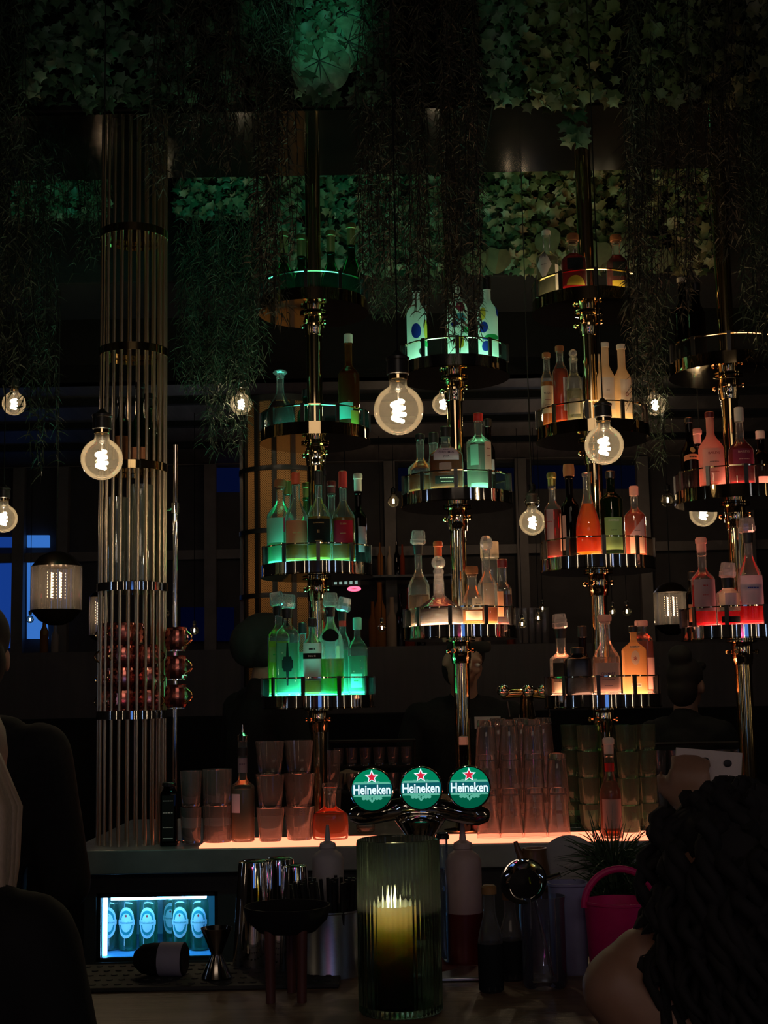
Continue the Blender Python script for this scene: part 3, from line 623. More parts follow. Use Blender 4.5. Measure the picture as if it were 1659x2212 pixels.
onto('C4', 1312, 1327, 58, 'gin bottle with a wide pale pink label and slanted cork', dy=-.145, hb=.46, hs=.74, rn=.017, n=4, sx=.95, sy=.8, drink=lq('clear_gin_warm', (240, 215, 200), .15), fill=.5, cap=('cork', LPINK, .024), rz=0, labels=((LPINK, .04, .42, .9, dict(text=(tx('GIN MARE', .013, .62, INKV, .045), tx('#4', .005, .4, INKV, .04), tx('#5', .004, .2, INKV, .026)))),))
ORGIN = liq('amber_gin_glass', lin((240, 205, 150)), .7)
onto('C4', 1373, 1352, 56, 'flat amber gin bottle printed with a crest and black letters', dy=-.125, hb=.66, hs=.82, rn=.0125, n=6, sx=.88, sy=.55, glass=ORGIN, cap=('cap', CAPB, .022), rz=0,
     labels=((LCRM, .44, .66, .36, dict(name='crest', shape=blot(.5, .5), text=(tx('*', .03, .45, INKR),))), (LCRM, .10, .16, .4, dict(name='label', text=(tx('#6', .007, .5, INK, .03),))), (LCRM, .70, .735, .5, dict(text=(tx('BOMBAY', .008, .5, INK, .034),)))))
onto('C4', 1392, 1340, 52, 'tall square clear bottle with a pink tint behind the amber gin', dy=.02, hb=.74, hs=.86, rn=.02, n=8, sx=.84, sy=.84, drink=lq('pink_gin', (245, 150, 120), .35), fill=.74, cap=('cap', LPINK, .02), labels=((LPINK, .06, .5, .3, dict(a0=.55)),))
onto('C4', 1262, 1352, 36, 'dark bottle with a silver measuring cup behind the squat black bottle', dy=.08, hb=.5, hs=.7, rn=.014, glass=DK, cap=('cap', CAPB, .04))
# ---- tower D
onto('D1', 1470, 600, 40, 'dark bottle with a pale top on the highest shelf at the photo edge', dy=-.02, hb=.6, hs=.76, rn=.0135, glass=DK, cap=('cap', CAPW, .02))
onto('D1', 1508, 612, 40, 'dark round-shouldered bottle on the highest shelf at the photo edge', dy=-.1, hb=.6, hs=.8, rn=.016, glass=DK, cap=('cap', CAPB, .03))
CRM = lq('dark_cream', (40, 18, 14), .5)
arch = lambda u: (.0+.25*(1-u*u), .7+.3*(1-u*u))
onto('D2', 1488, 903, 42, 'black cream liqueur bottle with a red arched label', dy=-.05, hb=.5, hs=.72, rn=.0125, glass=DK, cap=('cap', CAPB, .018), rz=.1, labels=((LORG, .40, .5, 1.0, dict(shape=arch, text=(tx('#7', .007, .55, INK, .026),))), (GOLDINK, .52, .6, .3, dict(shape=blot(.5, .5), name='crest'))))
onto('D2', 1540, 890, 54, 'pale pink cream liqueur bottle with arched lettering', dy=-.135, hb=.5, hs=.74, rn=.013, glass=paper('pink_cream_glass', (.75, .42, .34), .5), cap=('cap', CAPDR, .02), rz=0, labels=((LPINK, .05, .5, .95, dict(text=(tx('BAILEYS', .011, .86, INKR, .038), tx('#8', .005, .6, INK, .03), tx('#9', .005, .3, INKR, .03)))),))
onto('D2', 1604, 880, 54, 'raspberry red liqueur bottle with a white cap and script label', dy=-.13, hb=.5, hs=.72, rn=.013, drink=lq('raspberry', (165, 20, 30), .5), fill=.62, cap=('cap', CAPW, .05), rz=0, labels=((WINE, .3, .52, .9, dict(text=(tx('BAILEYS', .010, .8, LPINK, .038), tx('#1', .006, .3, LPINK, .034)))),))
onto('D2', 1648, 930, 34, 'slim dark bottle at the cut-off end of the middle red shelf', dy=-.07, hb=.6, hs=.76, rn=.0125, glass=DK, cap=('cap', CAPW, .03), labels=((LPINK, .05, .2, .7, {}),))
onto('D2', 1512, 925, 22, 'thin dark bottle with a pink capsule behind the black cream liqueur', dy=.07, hb=.6, hs=.78, rn=.012, glass=DK, cap=('foil', LPINK, .06))
onto('D3', 1523, 1160, 50, 'bottle wrapped in a dusty pink label with a pale capsule', dy=-.11, hb=.62, hs=.78, rn=.0145, drink=lq('grenadine', (225, 15, 40), .6), fill=.55, cap=('foil', LPINK, .055), rz=0, labels=((LMAUVE, .2, .62, 1.1, dict(text=(tx('#2', .010, .8, INKR, .016), tx('#3', .006, .5, INKR)))),))
onto('D3', 1576, 1215, 48, 'bottle with a cream and violet label and short neck beside the pole', dy=-.155, hb=.7, hs=.84, rn=.016, drink=lq('grenadine', (225, 15, 40), .6), fill=.3, cap=('cube', .1, .03), rz=0, labels=((LCRM, .32, .82, 1.1, dict(text=(tx('#4', .008, .2, INKV, .03),))), (LLIL, .4, .7, .5, dict(eps=.0014)), (LBLK, .04, .18, .9, {})))
onto('D3', 1625, 1118, 52, 'tall lemonade bottle with a crystal stopper and blue-banded label', dy=-.14, hb=.5, hs=.8, rn=.0135, glass=CL, drink=lq('grenadine', (225, 15, 40), .6), fill=.26, cap=('cube', -.05, .035), rz=0, labels=((LLIL, .2, .54, 1.1, dict(text=(tx('#5', .007, .6, BLUE, .036),))), (BLUE, .38, .44, 1.12, dict(eps=.0006))))
onto('D3', 1497, 1235, 30, 'dark bottle with an orange label behind the dusty pink one', dy=-.0, hb=.64, hs=.8, rn=.0125, glass=DK, cap=('cap', CAPB, .03), labels=((LORG, .1, .45, .8, {}),))

# ================================================================ ROD COLUMN with mugs and jars
CYm = 4.76; zc0 = ZK; cxm = xz(283, CYm, zc0); CRr = .112
rc = thing('rod_column', 'tall round column of brass rods with bands, holding jars and copper mugs', 'display column', (cxm, CYm, ZK+.0005), group=None)
b = MB(); b.tube([(0, 0, .0), (0, 0, PLB-ZK+.02)], .0052, 8); rodm = b.mesh('rod'); rodm.materials.append(SATIN)
for k in range(24):
    a = 2*PI*k/24+.07; link('rod', rodm, rc, (math.cos(a)*CRr, math.sin(a)*CRr, 0))
BANDZ = {}
for py, nm in ((490, 'a'), (748, 'b'), (1003, 'c'), (1266, 'd'), (1546, 'e')):
    z = at(300, py, CYm-CRr).z-ZK; BANDZ[nm] = z
    b = MB(); b.lathe([(CRr+.0045, z-.012), (CRr+.0075, z-.012), (CRr+.0075, z+.016), (CRr+.0045, z+.016)], 48, close=True)
    b.lathe([(0, z+.006), (CRr-.008, z+.006), (CRr-.008, z+.01), (0, z+.01)], 40); b.build('band', CHROME if nm in 'de' else DBRASS, rc)
px0 = .150
b = MB(); b.tube([(px0, -.02, .0), (px0, -.02, 1.35)], .008, 12); b.lathe([(.008, 0), (.02, 0), (.02, .006), (.008, .008)], 14, loc=(px0, -.02, 0)); b.build('side_tube', CHROME, rc)
for py in (797, 962, 1100):
    z = at(372, py, CYm).z-ZK
    if z < 1.34: b = MB(); b.lathe([(.008, z-.02), (.013, z-.018), (.013, z+.018), (.008, z+.02)], 14, loc=(px0, -.02, 0)); b.tube([(px0, -.02, z), (px0-.03, 0, z)], .006); b.build('fitting', CHROME, rc)
def incol(nm, x, y, z, *a, **k): return make_bottle(nm, a[0], (cxm+x, CYm+y, ZK+z), a[1], a[2], **k)
zC = BANDZ['c']+.0105; zD = BANDZ['d']+.0105; zE = BANDZ['e']+.0105
incol('bottle', -.045, .02, zC, 'dark wine bottle with a brown label inside the rod column, first of three', .25, .033, glass=DK, hb=.6, hs=.78, cap=('cap', CAPB, .02), labels=((CORK, .1, .45, .9, {}),))
incol('bottle', .03, -.045, zC, 'green wine bottle with an orange label inside the rod column', .29, .035, glass=DG, hb=.5, hs=.78, cap=('foil', CAPB, .06), labels=((LORG, .06, .24, .8, {}),))
incol('bottle', .045, .045, zC, 'green wine bottle standing at the back inside the rod column', .27, .033, glass=DG, hb=.5, hs=.78, cap=('foil', CAPB, .05))
JG = thin('jar_glass', (.9, .93, .9), (.8, .8, .7), .10, .05, .4)
for i, (x, y, h, nm) in enumerate(((-.05, -.03, .30, 'nearest the outer rods'), (.035, -.05, .34, 'with its rim under the lamp reflections'), (.02, .05, .33, 'standing behind the other two'))):
    b = MB(); b.lathe([(0, .003), (.042, 0), (.05, .01), (.05, h*.75), (.04, h*.86), (.043, h), (.040, h), (.037, h*.86), (.046, h*.74), (.046, .012), (0, .008)], 16)
    tag(b.build('glass_jar', JG, None, (cxm+x, CYm+y, ZK+zD)), 'tall empty glass jar in the rod column, '+nm, 'jar', 'glass jars in the rod column')
# hammered mugs
COP = pm('copper_mug', (.62, .2, .17), .16, 1, .1, 12)
def mug(loc, rz, label):
    root = thing('copper_mug', label, 'mug', loc, rz, 'hammered copper mugs in the rod column')
    b = MB(); vs = []; fs = []; NS, NZ = 22, 9
    for i in range(NS):
        a = 2*PI*i/NS
        for q in range(NZ):
            t = q/(NZ-1); r = .030+.0075*math.sin(PI*(.15+.75*t)); r += .0026*(1 if (i+q) % 2 else -1)*(0 < q < NZ-1)
            vs.append((math.cos(a)*r, math.sin(a)*r, .074*t))
    for i in range(NS):
        j = (i+1) % NS
        for q in range(NZ-1): fs.append((i*NZ+q, j*NZ+q, j*NZ+q+1, i*NZ+q+1))
    b.add(vs, fs); b.lathe([(0, .001), (.030, .001)], NS); b.lathe([(.034, .0735), (.0355, .075), (.031, .074), (.0285, .004), (0, .004)], NS)
    b.build('cup', COP, root, sharp=8)
    b = MB(); b.tube([(.034+.024*math.sin(PI*t/8), 0, .062-.05*t/8) for t in range(9)], .0032, 8); b.build('handle', BRASS, root)
    return root
n = 0; ords = ['lowest', 'second', 'third', 'topmost']
mk = None
for si, (x, y, rz, nm) in enumerate(((-.062, -.035, PI, 'outermost stack'), (-.012, -.072, PI+.5, 'front middle stack'), (.06, -.045, 0.1, 'stack beside the side tube'), (.0, .04, 1.8, 'rear stack'))):
    for q in range(4 if si != 2 else 3):
        loc = (cxm+x, CYm+y, ZK+zE+.0755*q); lab = 'hammered copper mug, %s in the %s' % (ords[q], nm)
        if mk is None: mk = mug(loc, rz, lab)
        else: dup(mk, loc, rz+random.uniform(-.2, .2), lab)
# three mugs hanging out on the free side of the column, on hooks of the side tube
for q in range(3):
    z = at(372, 1520-62*q, 4.70).z-.012
    dup(mk, (cxm+px0+.012, CYm-.068, z), -.35, 'copper mug outside the rods on the side tube, %s of three' % ('lowest', 'middle', 'uppermost')[q])
b = MB()
for q in range(3):
    z = at(372, 1520-62*q, 4.70).z-.014-ZK; b.lathe([(0, z-.004), (.03, z-.004), (.03, z), (0, z)], 20, loc=(px0+.012, -.068, 0)); b.tube([(px0, -.022, z-.003), (px0+.008, -.05, z-.003)], .003)
b.build('mug_rest', CHROME, rc)

def place(i, n): return ('first', 'second', 'third', 'fourth', 'fifth', 'sixth', 'seventh', 'eighth', 'ninth', 'tenth', 'eleventh', 'twelfth', 'thirteenth')[i]
# ================================================================ PENDANT BULBS
SMOKE = thin('smoked_bulb_glass', (.74, .66, .54), (1, .84, .60), .015, .02, .2)
FIL = emis('filament', (1, .86, .66), 150)
FILS = emis('filament_far', (1, .82, .58), 60, False)
SOCK = pm('black_socket', (.02, .018, .016), .3)
def bulb(px, py, rpx, Y, label, cordtop=None, far=False, tilt=0):
    k = Y/FPX; r = rpx*k; c = at(px, py, Y); s = r/.0625
    root = thing('pendant_bulb', label, 'light bulb', c, 0, 'pendant filament bulbs')
    n = 24
    pr = [(0, -r)]+[(r*math.sin(PI*q/16), -r*math.cos(PI*q/16)) for q in range(1, 14)]
    rn = .35*r; pr += [(r*.395, r*.935), (rn*1.02, r*1.0), (rn, r*1.1), (rn*.98, r*1.3)]
    b = MB(); b.lathe(pr, n); b.build('globe', SMOKE, root)
    b = MB(); b.lathe([(rn*1.02, r*1.22), (rn*1.08, r*1.24), (rn*1.08, r*1.42), (rn*1.02, r*1.44)], 20); b.build('collar', BRASS, root)
    b = MB(); b.lathe([(rn*1.15, r*1.42), (rn*1.3, r*1.46), (rn*1.25, r*2.0), (rn*1.35, r*2.04), (rn*1.35, r*2.14), (rn*.6, r*2.3), (rn*.25, r*2.45), (0, r*2.46)], 20); b.build('socket', SOCK, root)
    zt = (ZC if Y < 7.6 else ZF)+.01-c.z
    b = MB(); b.tube([(0, 0, r*2.4), (0, 0, zt)], .0022*max(1, s*.8), 6); b.build('cord', SOOT, root)
    pts = []
    if far:
        pts = [(.0, 0, -.35*r+.7*r*q/6) for q in range(7)]
        b = MB(); b.tube(pts, .13*r, 8); f = b.build('filament', FILS, root)
    else:
        for q in range(61):
            t = q/60; a = t*2*PI*3.2; rr = .20*r*(1-.25*math.cos(2*PI*t*2)); pts.append((math.cos(a)*rr, math.sin(a)*rr*.8, -.45*r+.85*r*t))
        b = MB(); b.tube(pts,   .085*r, 8); f = b.build('filament', FIL, root)  # coil made thicker than a wire, its glare put into the shape
        b = MB(); b.lathe([(.0, .42*r), (.03*r, .42*r), (.03*r, .7*r), (.13*r, .82*r), (.13*r, .86*r), (.05*r, .95*r), (0, 1.2*r)], 12); b.build('stem', GLASS, root)
    return root
bulb(220, 992, 46, 4.1, 'round filament bulb glowing in front of the rod column')
bulb(861, 886, 55, 3.45, 'largest glowing round filament bulb, between the green and the three-shelf towers')
bulb(1305, 962, 43, 4.3, 'round filament bulb glowing in front of the amber bottle tower')
bulb(7, 1120, 31, 5.2, 'round filament bulb cut off by the photo edge, above the blue window')
bulb(1150, 1128, 29, 5.6, 'round filament bulb beside the red vermouth bottle')
bulb(1150, 1083, 17, 8.0, 'small round bulb right behind the bulb by the red vermouth', far=True)
bulb(1519, 1108, 30, 5.9, 'round filament bulb half covered by the red-lit shelf')
for px, py, r, Y, lb in ((30, 872, 26, 5.9, 'leaf-veiled bulb near the photo edge, above the lantern'), (521, 873, 24, 6.1, 'leaf-veiled bulb over the cane column'), (957, 873, 24, 6.1, 'leaf-veiled bulb half behind the pole of the three-shelf tower'), (1415, 874, 24, 6.1, 'leaf-veiled bulb beside the second amber shelf')):
    bulb(px, py, r, Y, lb)
for i, (px, py, r, Y, lb) in enumerate(((850, 1083, 13, 8.6, 'small far bulb below the largest bulb'), (1442, 1080, 15, 8.6, 'small far bulb next to the red-lit shelf'), (65, 1338, 8, 9.4, 'tiny far bulb under the lantern'), (357, 1325, 10, 8.8, 'tiny far bulb seen past the rods of the column'),
      (1128, 1348, 9, 9.2, 'tiny far bulb in the back glasses, lowest of three'), (1163, 1335, 9, 9.2, 'tiny far bulb in the back glasses, middle of three'), (1172, 1314, 8, 9.5, 'tiny far bulb in the back glasses, highest of three'), (1323, 1322, 9, 9.3, 'tiny far bulb beside the amber tower pole, nearer the pole'), (1354, 1321, 10, 9.3, 'tiny far bulb beside the amber tower pole, farther from the pole'),
      (420, 1362, 9, 8.5, 'tiny far bulb beside the rod column'), (825, 1356, 9, 9.4, 'tiny far bulb among the back bar bottles'))):
    bulb(px, py, r, Y, lb, far=True)
# glowing globes added behind the camera, put in for glints on the metal
for i, (x, y, z) in enumerate(((-2.3, -1.8, 1.8), (-.9, -1.4, 2.3), (.1, -2.6, 2.05), (1.5, -1.9, 1.75), (3.3, -2.0, 2.3))):
    root = thing('added_globe', 'added unseen opal globe behind the camera, %s from the street window' % place(i, 0), 'light bulb', (x, y, z), 0, 'added opal globes behind the camera')
    b = MB(); b.ell((0, 0, 0), (.035, .035, .04)); b.build('globe', emis('opal_globe', (1, .82, .6), 45), root)
    b = MB(); b.tube([(0, 0, .036), (0, 0, ZC-z+.01)], .003); b.build('cord', SOOT, root)

# ================================================================ RIBBED LANTERNS
RIB = liq('ribbed_lantern_glass', (.90, .86, .82), .05, 1.35)
def lantern(px, y0, y1, wpx, Y, label):
    k = Y/FPX; r = wpx*k/2; c = at(px, (y0+y1)/2, Y); h = (y1-y0)*k
    root = thing('lantern', label, 'lantern', c, 0, 'ribbed glass pendant lanterns')
    b = MB(); b.lathe([(r, -h/2), (r, h/2)], 56, rib=.028); b.lathe([(r*.9, h/2), (r*.9, -h/2)], 56); b.build('glass_shade', RIB, root, sharp=20)
    b = MB(); b.lathe([(0, h/2+r*.62), (r*.3, h/2+r*.6), (r*.68, h/2+r*.42), (r*.98, h/2+r*.06), (r*1.02, h/2), (0, h/2)], 32); b.build('top_cap', pm('bronze_cap', (.05, .03, .02), .3, .8), root)
    b = MB(); b.lathe([(0, -h/2-r*.62), (r*.3, -h/2-r*.6), (r*.68, -h/2-r*.42), (r*.98, -h/2-r*.06), (r*1.02, -h/2), (0, -h/2)], 32); b.build('bottom_cap', MATS['bronze_cap'], root)
    b = MB(); b.tube([(0, 0, h/2+r*.6), (0, 0, (ZC if Y < 7.6 else ZF)+.01-c.z)], .003); b.build('cord', SOOT, root)
    pts = [(math.cos(q*.9)*.13*r, math.sin(q*.9)*.13*r, -h*.22+h*.6*q/60) for q in range(61)]
    b = MB(); b.tube(pts, .02*r+.0006, 6); b.build('filament', emis('lantern_filament', (1, .72, .45), 60), root)
lantern(122, 1224, 1318, 106, 6.2, 'ribbed glass lantern with dark caps hanging before the blue window')
lantern(1450, 1280, 1350, 72, 7.0, 'ribbed glass lantern hanging between the amber tower and the edge tower')
lantern(213, 1290, 1372, 40, 8.4, 'far ribbed glass lantern half hidden by the rod column')
# cane column lamp
cr = at(600, 1200, 7.1)
ca = thing('cane_column_lamp', 'tall round lamp column of amber cane panels with black bars', 'floor lamp', (at(612, 1200, 7.1).x, 7.1, 0))
zt = at(612, 882, 7.1).z; rr = .205
CANE, nt, out = newmat('woven_cane')
N = nt.nodes.new; Lk = nt.links.new
tc = N('ShaderNodeTexCoord'); sep = N('ShaderNodeSeparateXYZ'); Lk(tc.outputs['Object'], sep.inputs[0])
at2 = N('ShaderNodeMath'); at2.operation = 'ARCTAN2'; Lk(sep.outputs[1], at2.inputs[0]); Lk(sep.outputs[0], at2.inputs[1])
def ms(op, a, v):
    n = N('ShaderNodeMath'); n.operation = op; Lk(a, n.inputs[0])
    if isinstance(v, (int, float)): n.inputs[1].default_value = v
    else: Lk(v, n.inputs[1])
    return n.outputs[0]
s1 = ms('SINE', ms('MULTIPLY', at2.outputs[0], 105.0), 0); s2 = ms('SINE', ms('MULTIPLY', sep.outputs[2], 520.0), 0)
hol = ms('GREATER_THAN', ms('MULTIPLY', s1, s2), .25)
mx = N('ShaderNodeMix'); mx.data_type = 'RGBA'; Lk(hol, mx.inputs[0]); mx.inputs[6].default_value = (.55, .34, .16, 1); mx.inputs[7].default_value = (.16, .09, .04, 1)
d = N('ShaderNodeBsdfDiffuse'); t = N('ShaderNodeBsdfTranslucent'); m2 = N('ShaderNodeMixShader'); m2.inputs[0].default_value = .6
Lk(mx.outputs[2], d.inputs[0]); Lk(mx.outputs[2], t.inputs[0]); Lk(d.outputs[0], m2.inputs[1]); Lk(t.outputs[0], m2.inputs[2]); Lk(m2.outputs[0], out.inputs[0])
b = MB(); b.lathe([(rr, .05), (rr, zt)], 48); b.build('cane_shade', CANE, ca)
for k in range(14): a = 2*PI*k/14+.1; MB().box((math.cos(a)*(rr+.008), math.sin(a)*(rr+.008), (zt+.05)/2), (.024, .016, zt-.05), Matrix.Rotation(a+PI/2, 4, 'Z')).build('bar', BLACK, ca)
for py in (1010, 1145, 1285, 1425):
    z = at(612, py, 6.9).z; b = MB(); b.lathe([(rr+.004, z-.012), (rr+.02, z-.012), (rr+.02, z+.012), (rr+.004, z+.012)], 48, close=True); b.build('hoop', BLACK, ca)
b = MB(); b.lathe([(0, zt), (rr+.02, zt), (rr+.02, zt+.03), (0, zt+.03)], 40); b.build('top_cap', BLACK, ca)
b = MB(); b.lathe([(0, 0), (rr+.03, 0), (rr+.03, .05), (0, .05)], 40); b.build('base', BLACK, ca)
for z in (zt-.4, zt-.9): point('cane_lamp_light', (ca.location.x, 7.1, z), (1, .62, .3), .45, .05)

# ================================================================ GLASSES ON THE ISLAND
TG = liq('tumbler_glass', (.98, .96, .95), .105, 1.42)
GRG = liq('green_tumbler_glass', (.56, .85, .70), .11, 1.42)
def cup_mesh(r0, r1, h, seg=22, n=0, t=.0018, rib=0, base=.010):
    b = MB(); b.lathe([(0, .001), (r0-.002, 0), (r0, .003), (r0+(r1-r0)*.5, h*.5), (r1, h), (r1-t, h+.0005), (r0+(r1-r0)*.5-t, h*.5), (r0-t, base), (0, base-.002)], seg, n, rib=rib); return b
def glass_stack(mesh, name, mat, px, py, levels, pitch, label, where, Yofs=0, flip=False, cat='glass', group=None, Y=None):
    me = mesh.mesh(name); me.materials.append(mat)
    p = Vector((xz(px, Y, ZK+.0065), Y, ZK+.0065))
    lv = {1: ['single'], 2: ['bottom', 'top'], 3: ['bottom', 'middle', 'top'], 4: ['bottom', 'second', 'third', 'top']}[levels]
    for q in range(levels):
        o = bpy.data.objects.new(name, me); COL.objects.link(o)
        hh = max(v.co.z for v in me.vertices)
        if flip: o.rotation_euler = (PI, 0, random.random()*.2); o.location = p+Vector((0, 0, pitch*q+hh))
        else: o.location = p+Vector((0, 0, pitch*q)); o.rotation_euler = (0, 0, random.random())
        tag(o, '%s, %s %s' % (label, lv[q]+(' of the stack' if levels > 1 else ' one'), where), cat, group)
g = 'clear glasses on the lit counter'
glass_stack(cup_mesh(.031, .036, .115, 20, rib=.02), 'ribbed_tumbler', TG, 413, 0, 2, .1185, 'clear tumbler', 'next to the black-labelled bottle', group=g, Y=4.68)
glass_stack(cup_mesh(.046, .049, .118, 40, rib=.02), 'ribbed_tumbler', TG, 470, 0, 2, .1185, 'wide ribbed tumbler', 'between the black-labelled and the pourer bottle', group=g, Y=4.70)
glass_stack(cup_mesh(.036, .046, .108, 24, 4), 'tumbler', TG, 584, 0, 3, .1085, 'flared square tumbler', 'beside the pourer bottle', group=g, Y=4.70)
glass_stack(cup_mesh(.036, .046, .108, 24, 4), 'tumbler', TG, 647, 0, 3, .1085, 'flared square tumbler', 'next to the orange flask', group=g, Y=4.72)
glass_stack(cup_mesh(.033, .040, .135, 24), 'tumbler', TG, 715, 0, 2, .136, 'plain tumbler', 'behind the orange flask', group=g, Y=5.2)
for i, px in enumerate((1056, 1106, 1157)):
    glass_stack(cup_mesh(.029, .0385, .158, 28, base=.022), 'highball_glass', TG, px, 0, 3, .112, 'upturned highball glass', ('in the stack nearest the tap', 'in the second stack from the tap', 'in the third stack from the tap')[i], flip=True, group=g, Y=4.66)
glass_stack(cup_mesh(.029, .0385, .158, 28, base=.022), 'highball_glass', TG, 1208, 0, 2, .112, 'upturned highball glass', 'in the short stack by the green tumblers', flip=True, group=g, Y=4.66)
for i, (px, Y) in enumerate(((1082, 4.95), (1132, 4.95), (1180, 4.95))):
    glass_stack(cup_mesh(.029, .0385, .158, 28, base=.022), 'highball_glass', TG, px, 0, 3, .112, 'upturned highball glass in the rear row', ('nearest the tap', 'second from the tap', 'third from the tap')[i], flip=True, group=g, Y=Y)
for i, (px, Y, lv) in enumerate(((1240, 5.0, 4), (1276, 4.86, 4), (1345, 4.95, 4), (1362, 4.78, 4), (1402, 4.86, 4))):
    glass_stack(cup_mesh(.033, .037, .088, 24, base=.014), 'green_tumbler', GRG, px, 0, lv, .0889, 'green glass tumbler', 'in the %s green stack counted from the tap' % ('first', 'second', 'third', 'fourth', 'fifth')[i], group='green tumblers on the lit counter', Y=Y)
# bottles on the counter
zt = ZK+.0065
def onct(px, top, w, Y, label, **kw):
    k = Y/FPX; z = ZK+(.0065 if px > 428 else .0003); x = xz(px, Y, z)
    return make_bottle(kw.pop('name', 'bottle'), label, (x, Y, z), at(px, top, Y).z-z, w*k/2, rz=kw.pop('rz', 0), **kw)
onct(365, 1690, 42, 4.66, 'squat square bottle with a black label beside the rod column', hb=.8, hs=.93, rn=.02, n=8, sx=.86, sy=.7, glass=DK, cap=('cap', CAPB, .012),
     labels=((LBLK, .08, .8, .6, dict(text=(tx('#6', .006, .88, INKW, .034), tx('#7', .008, .62, INKW, .034), tx('#8', .005, .3, INKW, .034)))), (INKW, .12, .135, .5, dict(eps=.0022))))
onct(525, 1565, 50, 4.70, 'clear bottle with a steel pourer and mauve neck label', hb=.52, hs=.60, rn=.0155, drink=lq('white_rum', (235, 215, 190), .2), fill=.5, cap=('pour', None, .055), labels=((LMAUVE, .66, .80, 1.3, dict(text=(tx('#9', .006, .6, INKV, .02),))), (INK, .825, .90, 3.1, dict(name='neck_band')), (LLIL, .28, .46, .45, dict(a0=-.6))))
onct(714, 1690, 74, 4.72, 'short round flask of orange tequila with a flared glass neck', name='flask', hb=.45, hs=.66, rn=.02, n=3, sy=.6, bell=.05, drink=lq('orange_tequila', (230, 125, 30), .45), fill=.5, cap=('cork', GLASS, .02))
onct(1322, 1592, 46, 4.60, 'rose bottle with a white and red neck behind the potted herb', hb=.5, hs=.78, rn=.0145, drink=lq('rose_pale', (215, 150, 110), .35), fill=.66, cap=('foil', WH, .055), labels=((LPINK, .12, .46, 1.0, {}), (CAPR, .78, .88, 3.1, dict(name='neck_band'))))
onct(1006, 1590, 34, 4.9, 'slim bottle with a white label beside the pole, behind the tap', hb=.55, hs=.75, rn=.013, glass=DK, cap=('cap', WH, .03), labels=((WH, .5, .62, .8, {}),))
onct(790, 1772, 40, 4.95, 'low clear jar behind the tap on the lit counter', name='jar', hb=.6, hs=.8, rn=.02, drink=lq('white_rum', (235, 215, 190), .2), fill=.4, cap=('cap', CAPB, .012))
onct(1036, 1752, 40, 4.9, 'small jar of red cherries syrup at the tap end of the highballs', name='jar', hb=.7, hs=.85, rn=.022, drink=lq('grenadine', (225, 15, 40), .6), fill=.8, cap=('cap', CAPR, .012))
# racks of stemless glasses behind the island
def rack(px0, px1, ytop, rows, Y, label, zb, rr, h):
    x0, x1 = at(px0, 1600, Y).x, at(px1, 1600, Y).x
    root = thing('glass_rack', label, 'glass rack', ((x0+x1)/2, Y, zb)); W = x1-x0; H = (h+.03)*rows
    b = MB()
    for q in range(rows+1): b.box((0, 0, q*(h+.03)-.008), (W+.02, .14, .008))
    for x in (-W/2-.005, W/2+.005): b.box((x, 0, H/2-.008), (.008, .14, H))
    if zb > ZK+.03:
        for x in (-W/2, W/2): b.box((x, 0, (ZK-zb)/2-.006), (.012, .12, zb-ZK-.012))
    b.build('shelf', SOOT, root)
    n = int(W/(2*rr+.002)); me = cup_mesh(rr*.8, rr, h, 16).mesh('stemless_glass'); me.materials.append(TG)
    for q in range(rows):
        for i in range(n):
            o = bpy.data.objects.new('stemless_glass', me); COL.objects.link(o)
            o.location = ((x0+x1)/2-W/2+rr+.002+i*(W-2*rr-.004)/max(1, n-1), Y-.02, zb+q*(h+.03)-.0035)
            tag(o, 'small clear glass in the '+label.split(',')[0].replace('rack of glasses', 'rack'), 'glass', label.split(',')[0])
Yr = 5.62
rack(1368, 1610, 1555, 2, 5.6, 'rack of glasses behind the green tumblers, two rows', ZK+.0125, .030, .10)
rack(716, 892, 1572, 2, 5.62, 'rack of glasses under the dark shelf beside the green tower, two rows', ZK+.105, .024, .07)
# back bar bottles, far behind
BB = [('whisky', AM), ('gin', GLASS), ('rum', DK), ('amaro', AM)]
zs = at(840, 1398, 10.05).z
b = MB(); b.box((at(840, 1240, 10.1).x, 10.25, at(840, 1242, 10.1).z-.008), (1.0, .3, .016)); tag(b.build('wall_shelf', BLACK), 'thin dark shelf with small bottles on the far wall', 'shelf')
mb = None
for i, (px, top, w, base) in enumerate(((822, 1172, 12, 1240), (842, 1180, 10, 1240), (858, 1170, 12, 1240), (870, 1176, 10, 1240), (822, 1258, 26, 1397), (848, 1290, 22, 1397), (866, 1282, 20, 1397), (886, 1270, 24, 1397), (806, 1300, 18, 1397), (1050, 1300, 20, 1397), (910, 1330, 20, 1397), (1105, 1320, 20, 1397), (95, 1330, 18, 1397), (118, 1345, 16, 1397))):
    Y = 10.15 if base == 1240 else 10.05; z = at(px, base, Y).z if base == 1240 else p2+.0005
    if base == 1240: z = at(840, 1242, 10.1).z+.0005
    k = Y/FPX; h = at(px, top, Y).z-z; r = w*k/2
    b = MB(); b.lathe([(0, 0), (r, 0), (r, h*.58), (r*.45, h*.72), (r*.4, h*.98), (r*.42, h), (0, h)], 14)
    o = b.build('bottle', [liq('far_amber', (.6, .25, .08), .5), liq('far_cream', (.7, .55, .4), .6), DK, liq('far_red', (.5, .1, .05), .5)][i % 4], None, (xz(px, Y, z), Y, z))
    tag(o, 'small far bottle on the back bar behind the towers', 'bottle', 'far back bar bottles')
b = None
for i in range(5):
    px = 1122+14*i; z = p2+.0005; me = cup_mesh(.028, .034, .26, 14); o = me.build('carafe', TG, None, (xz(px, 10.0, z), 10.0, z)); tag(o, 'far tall clear glass on the back bar between two towers', 'glass', 'far tall glasses on the back bar')
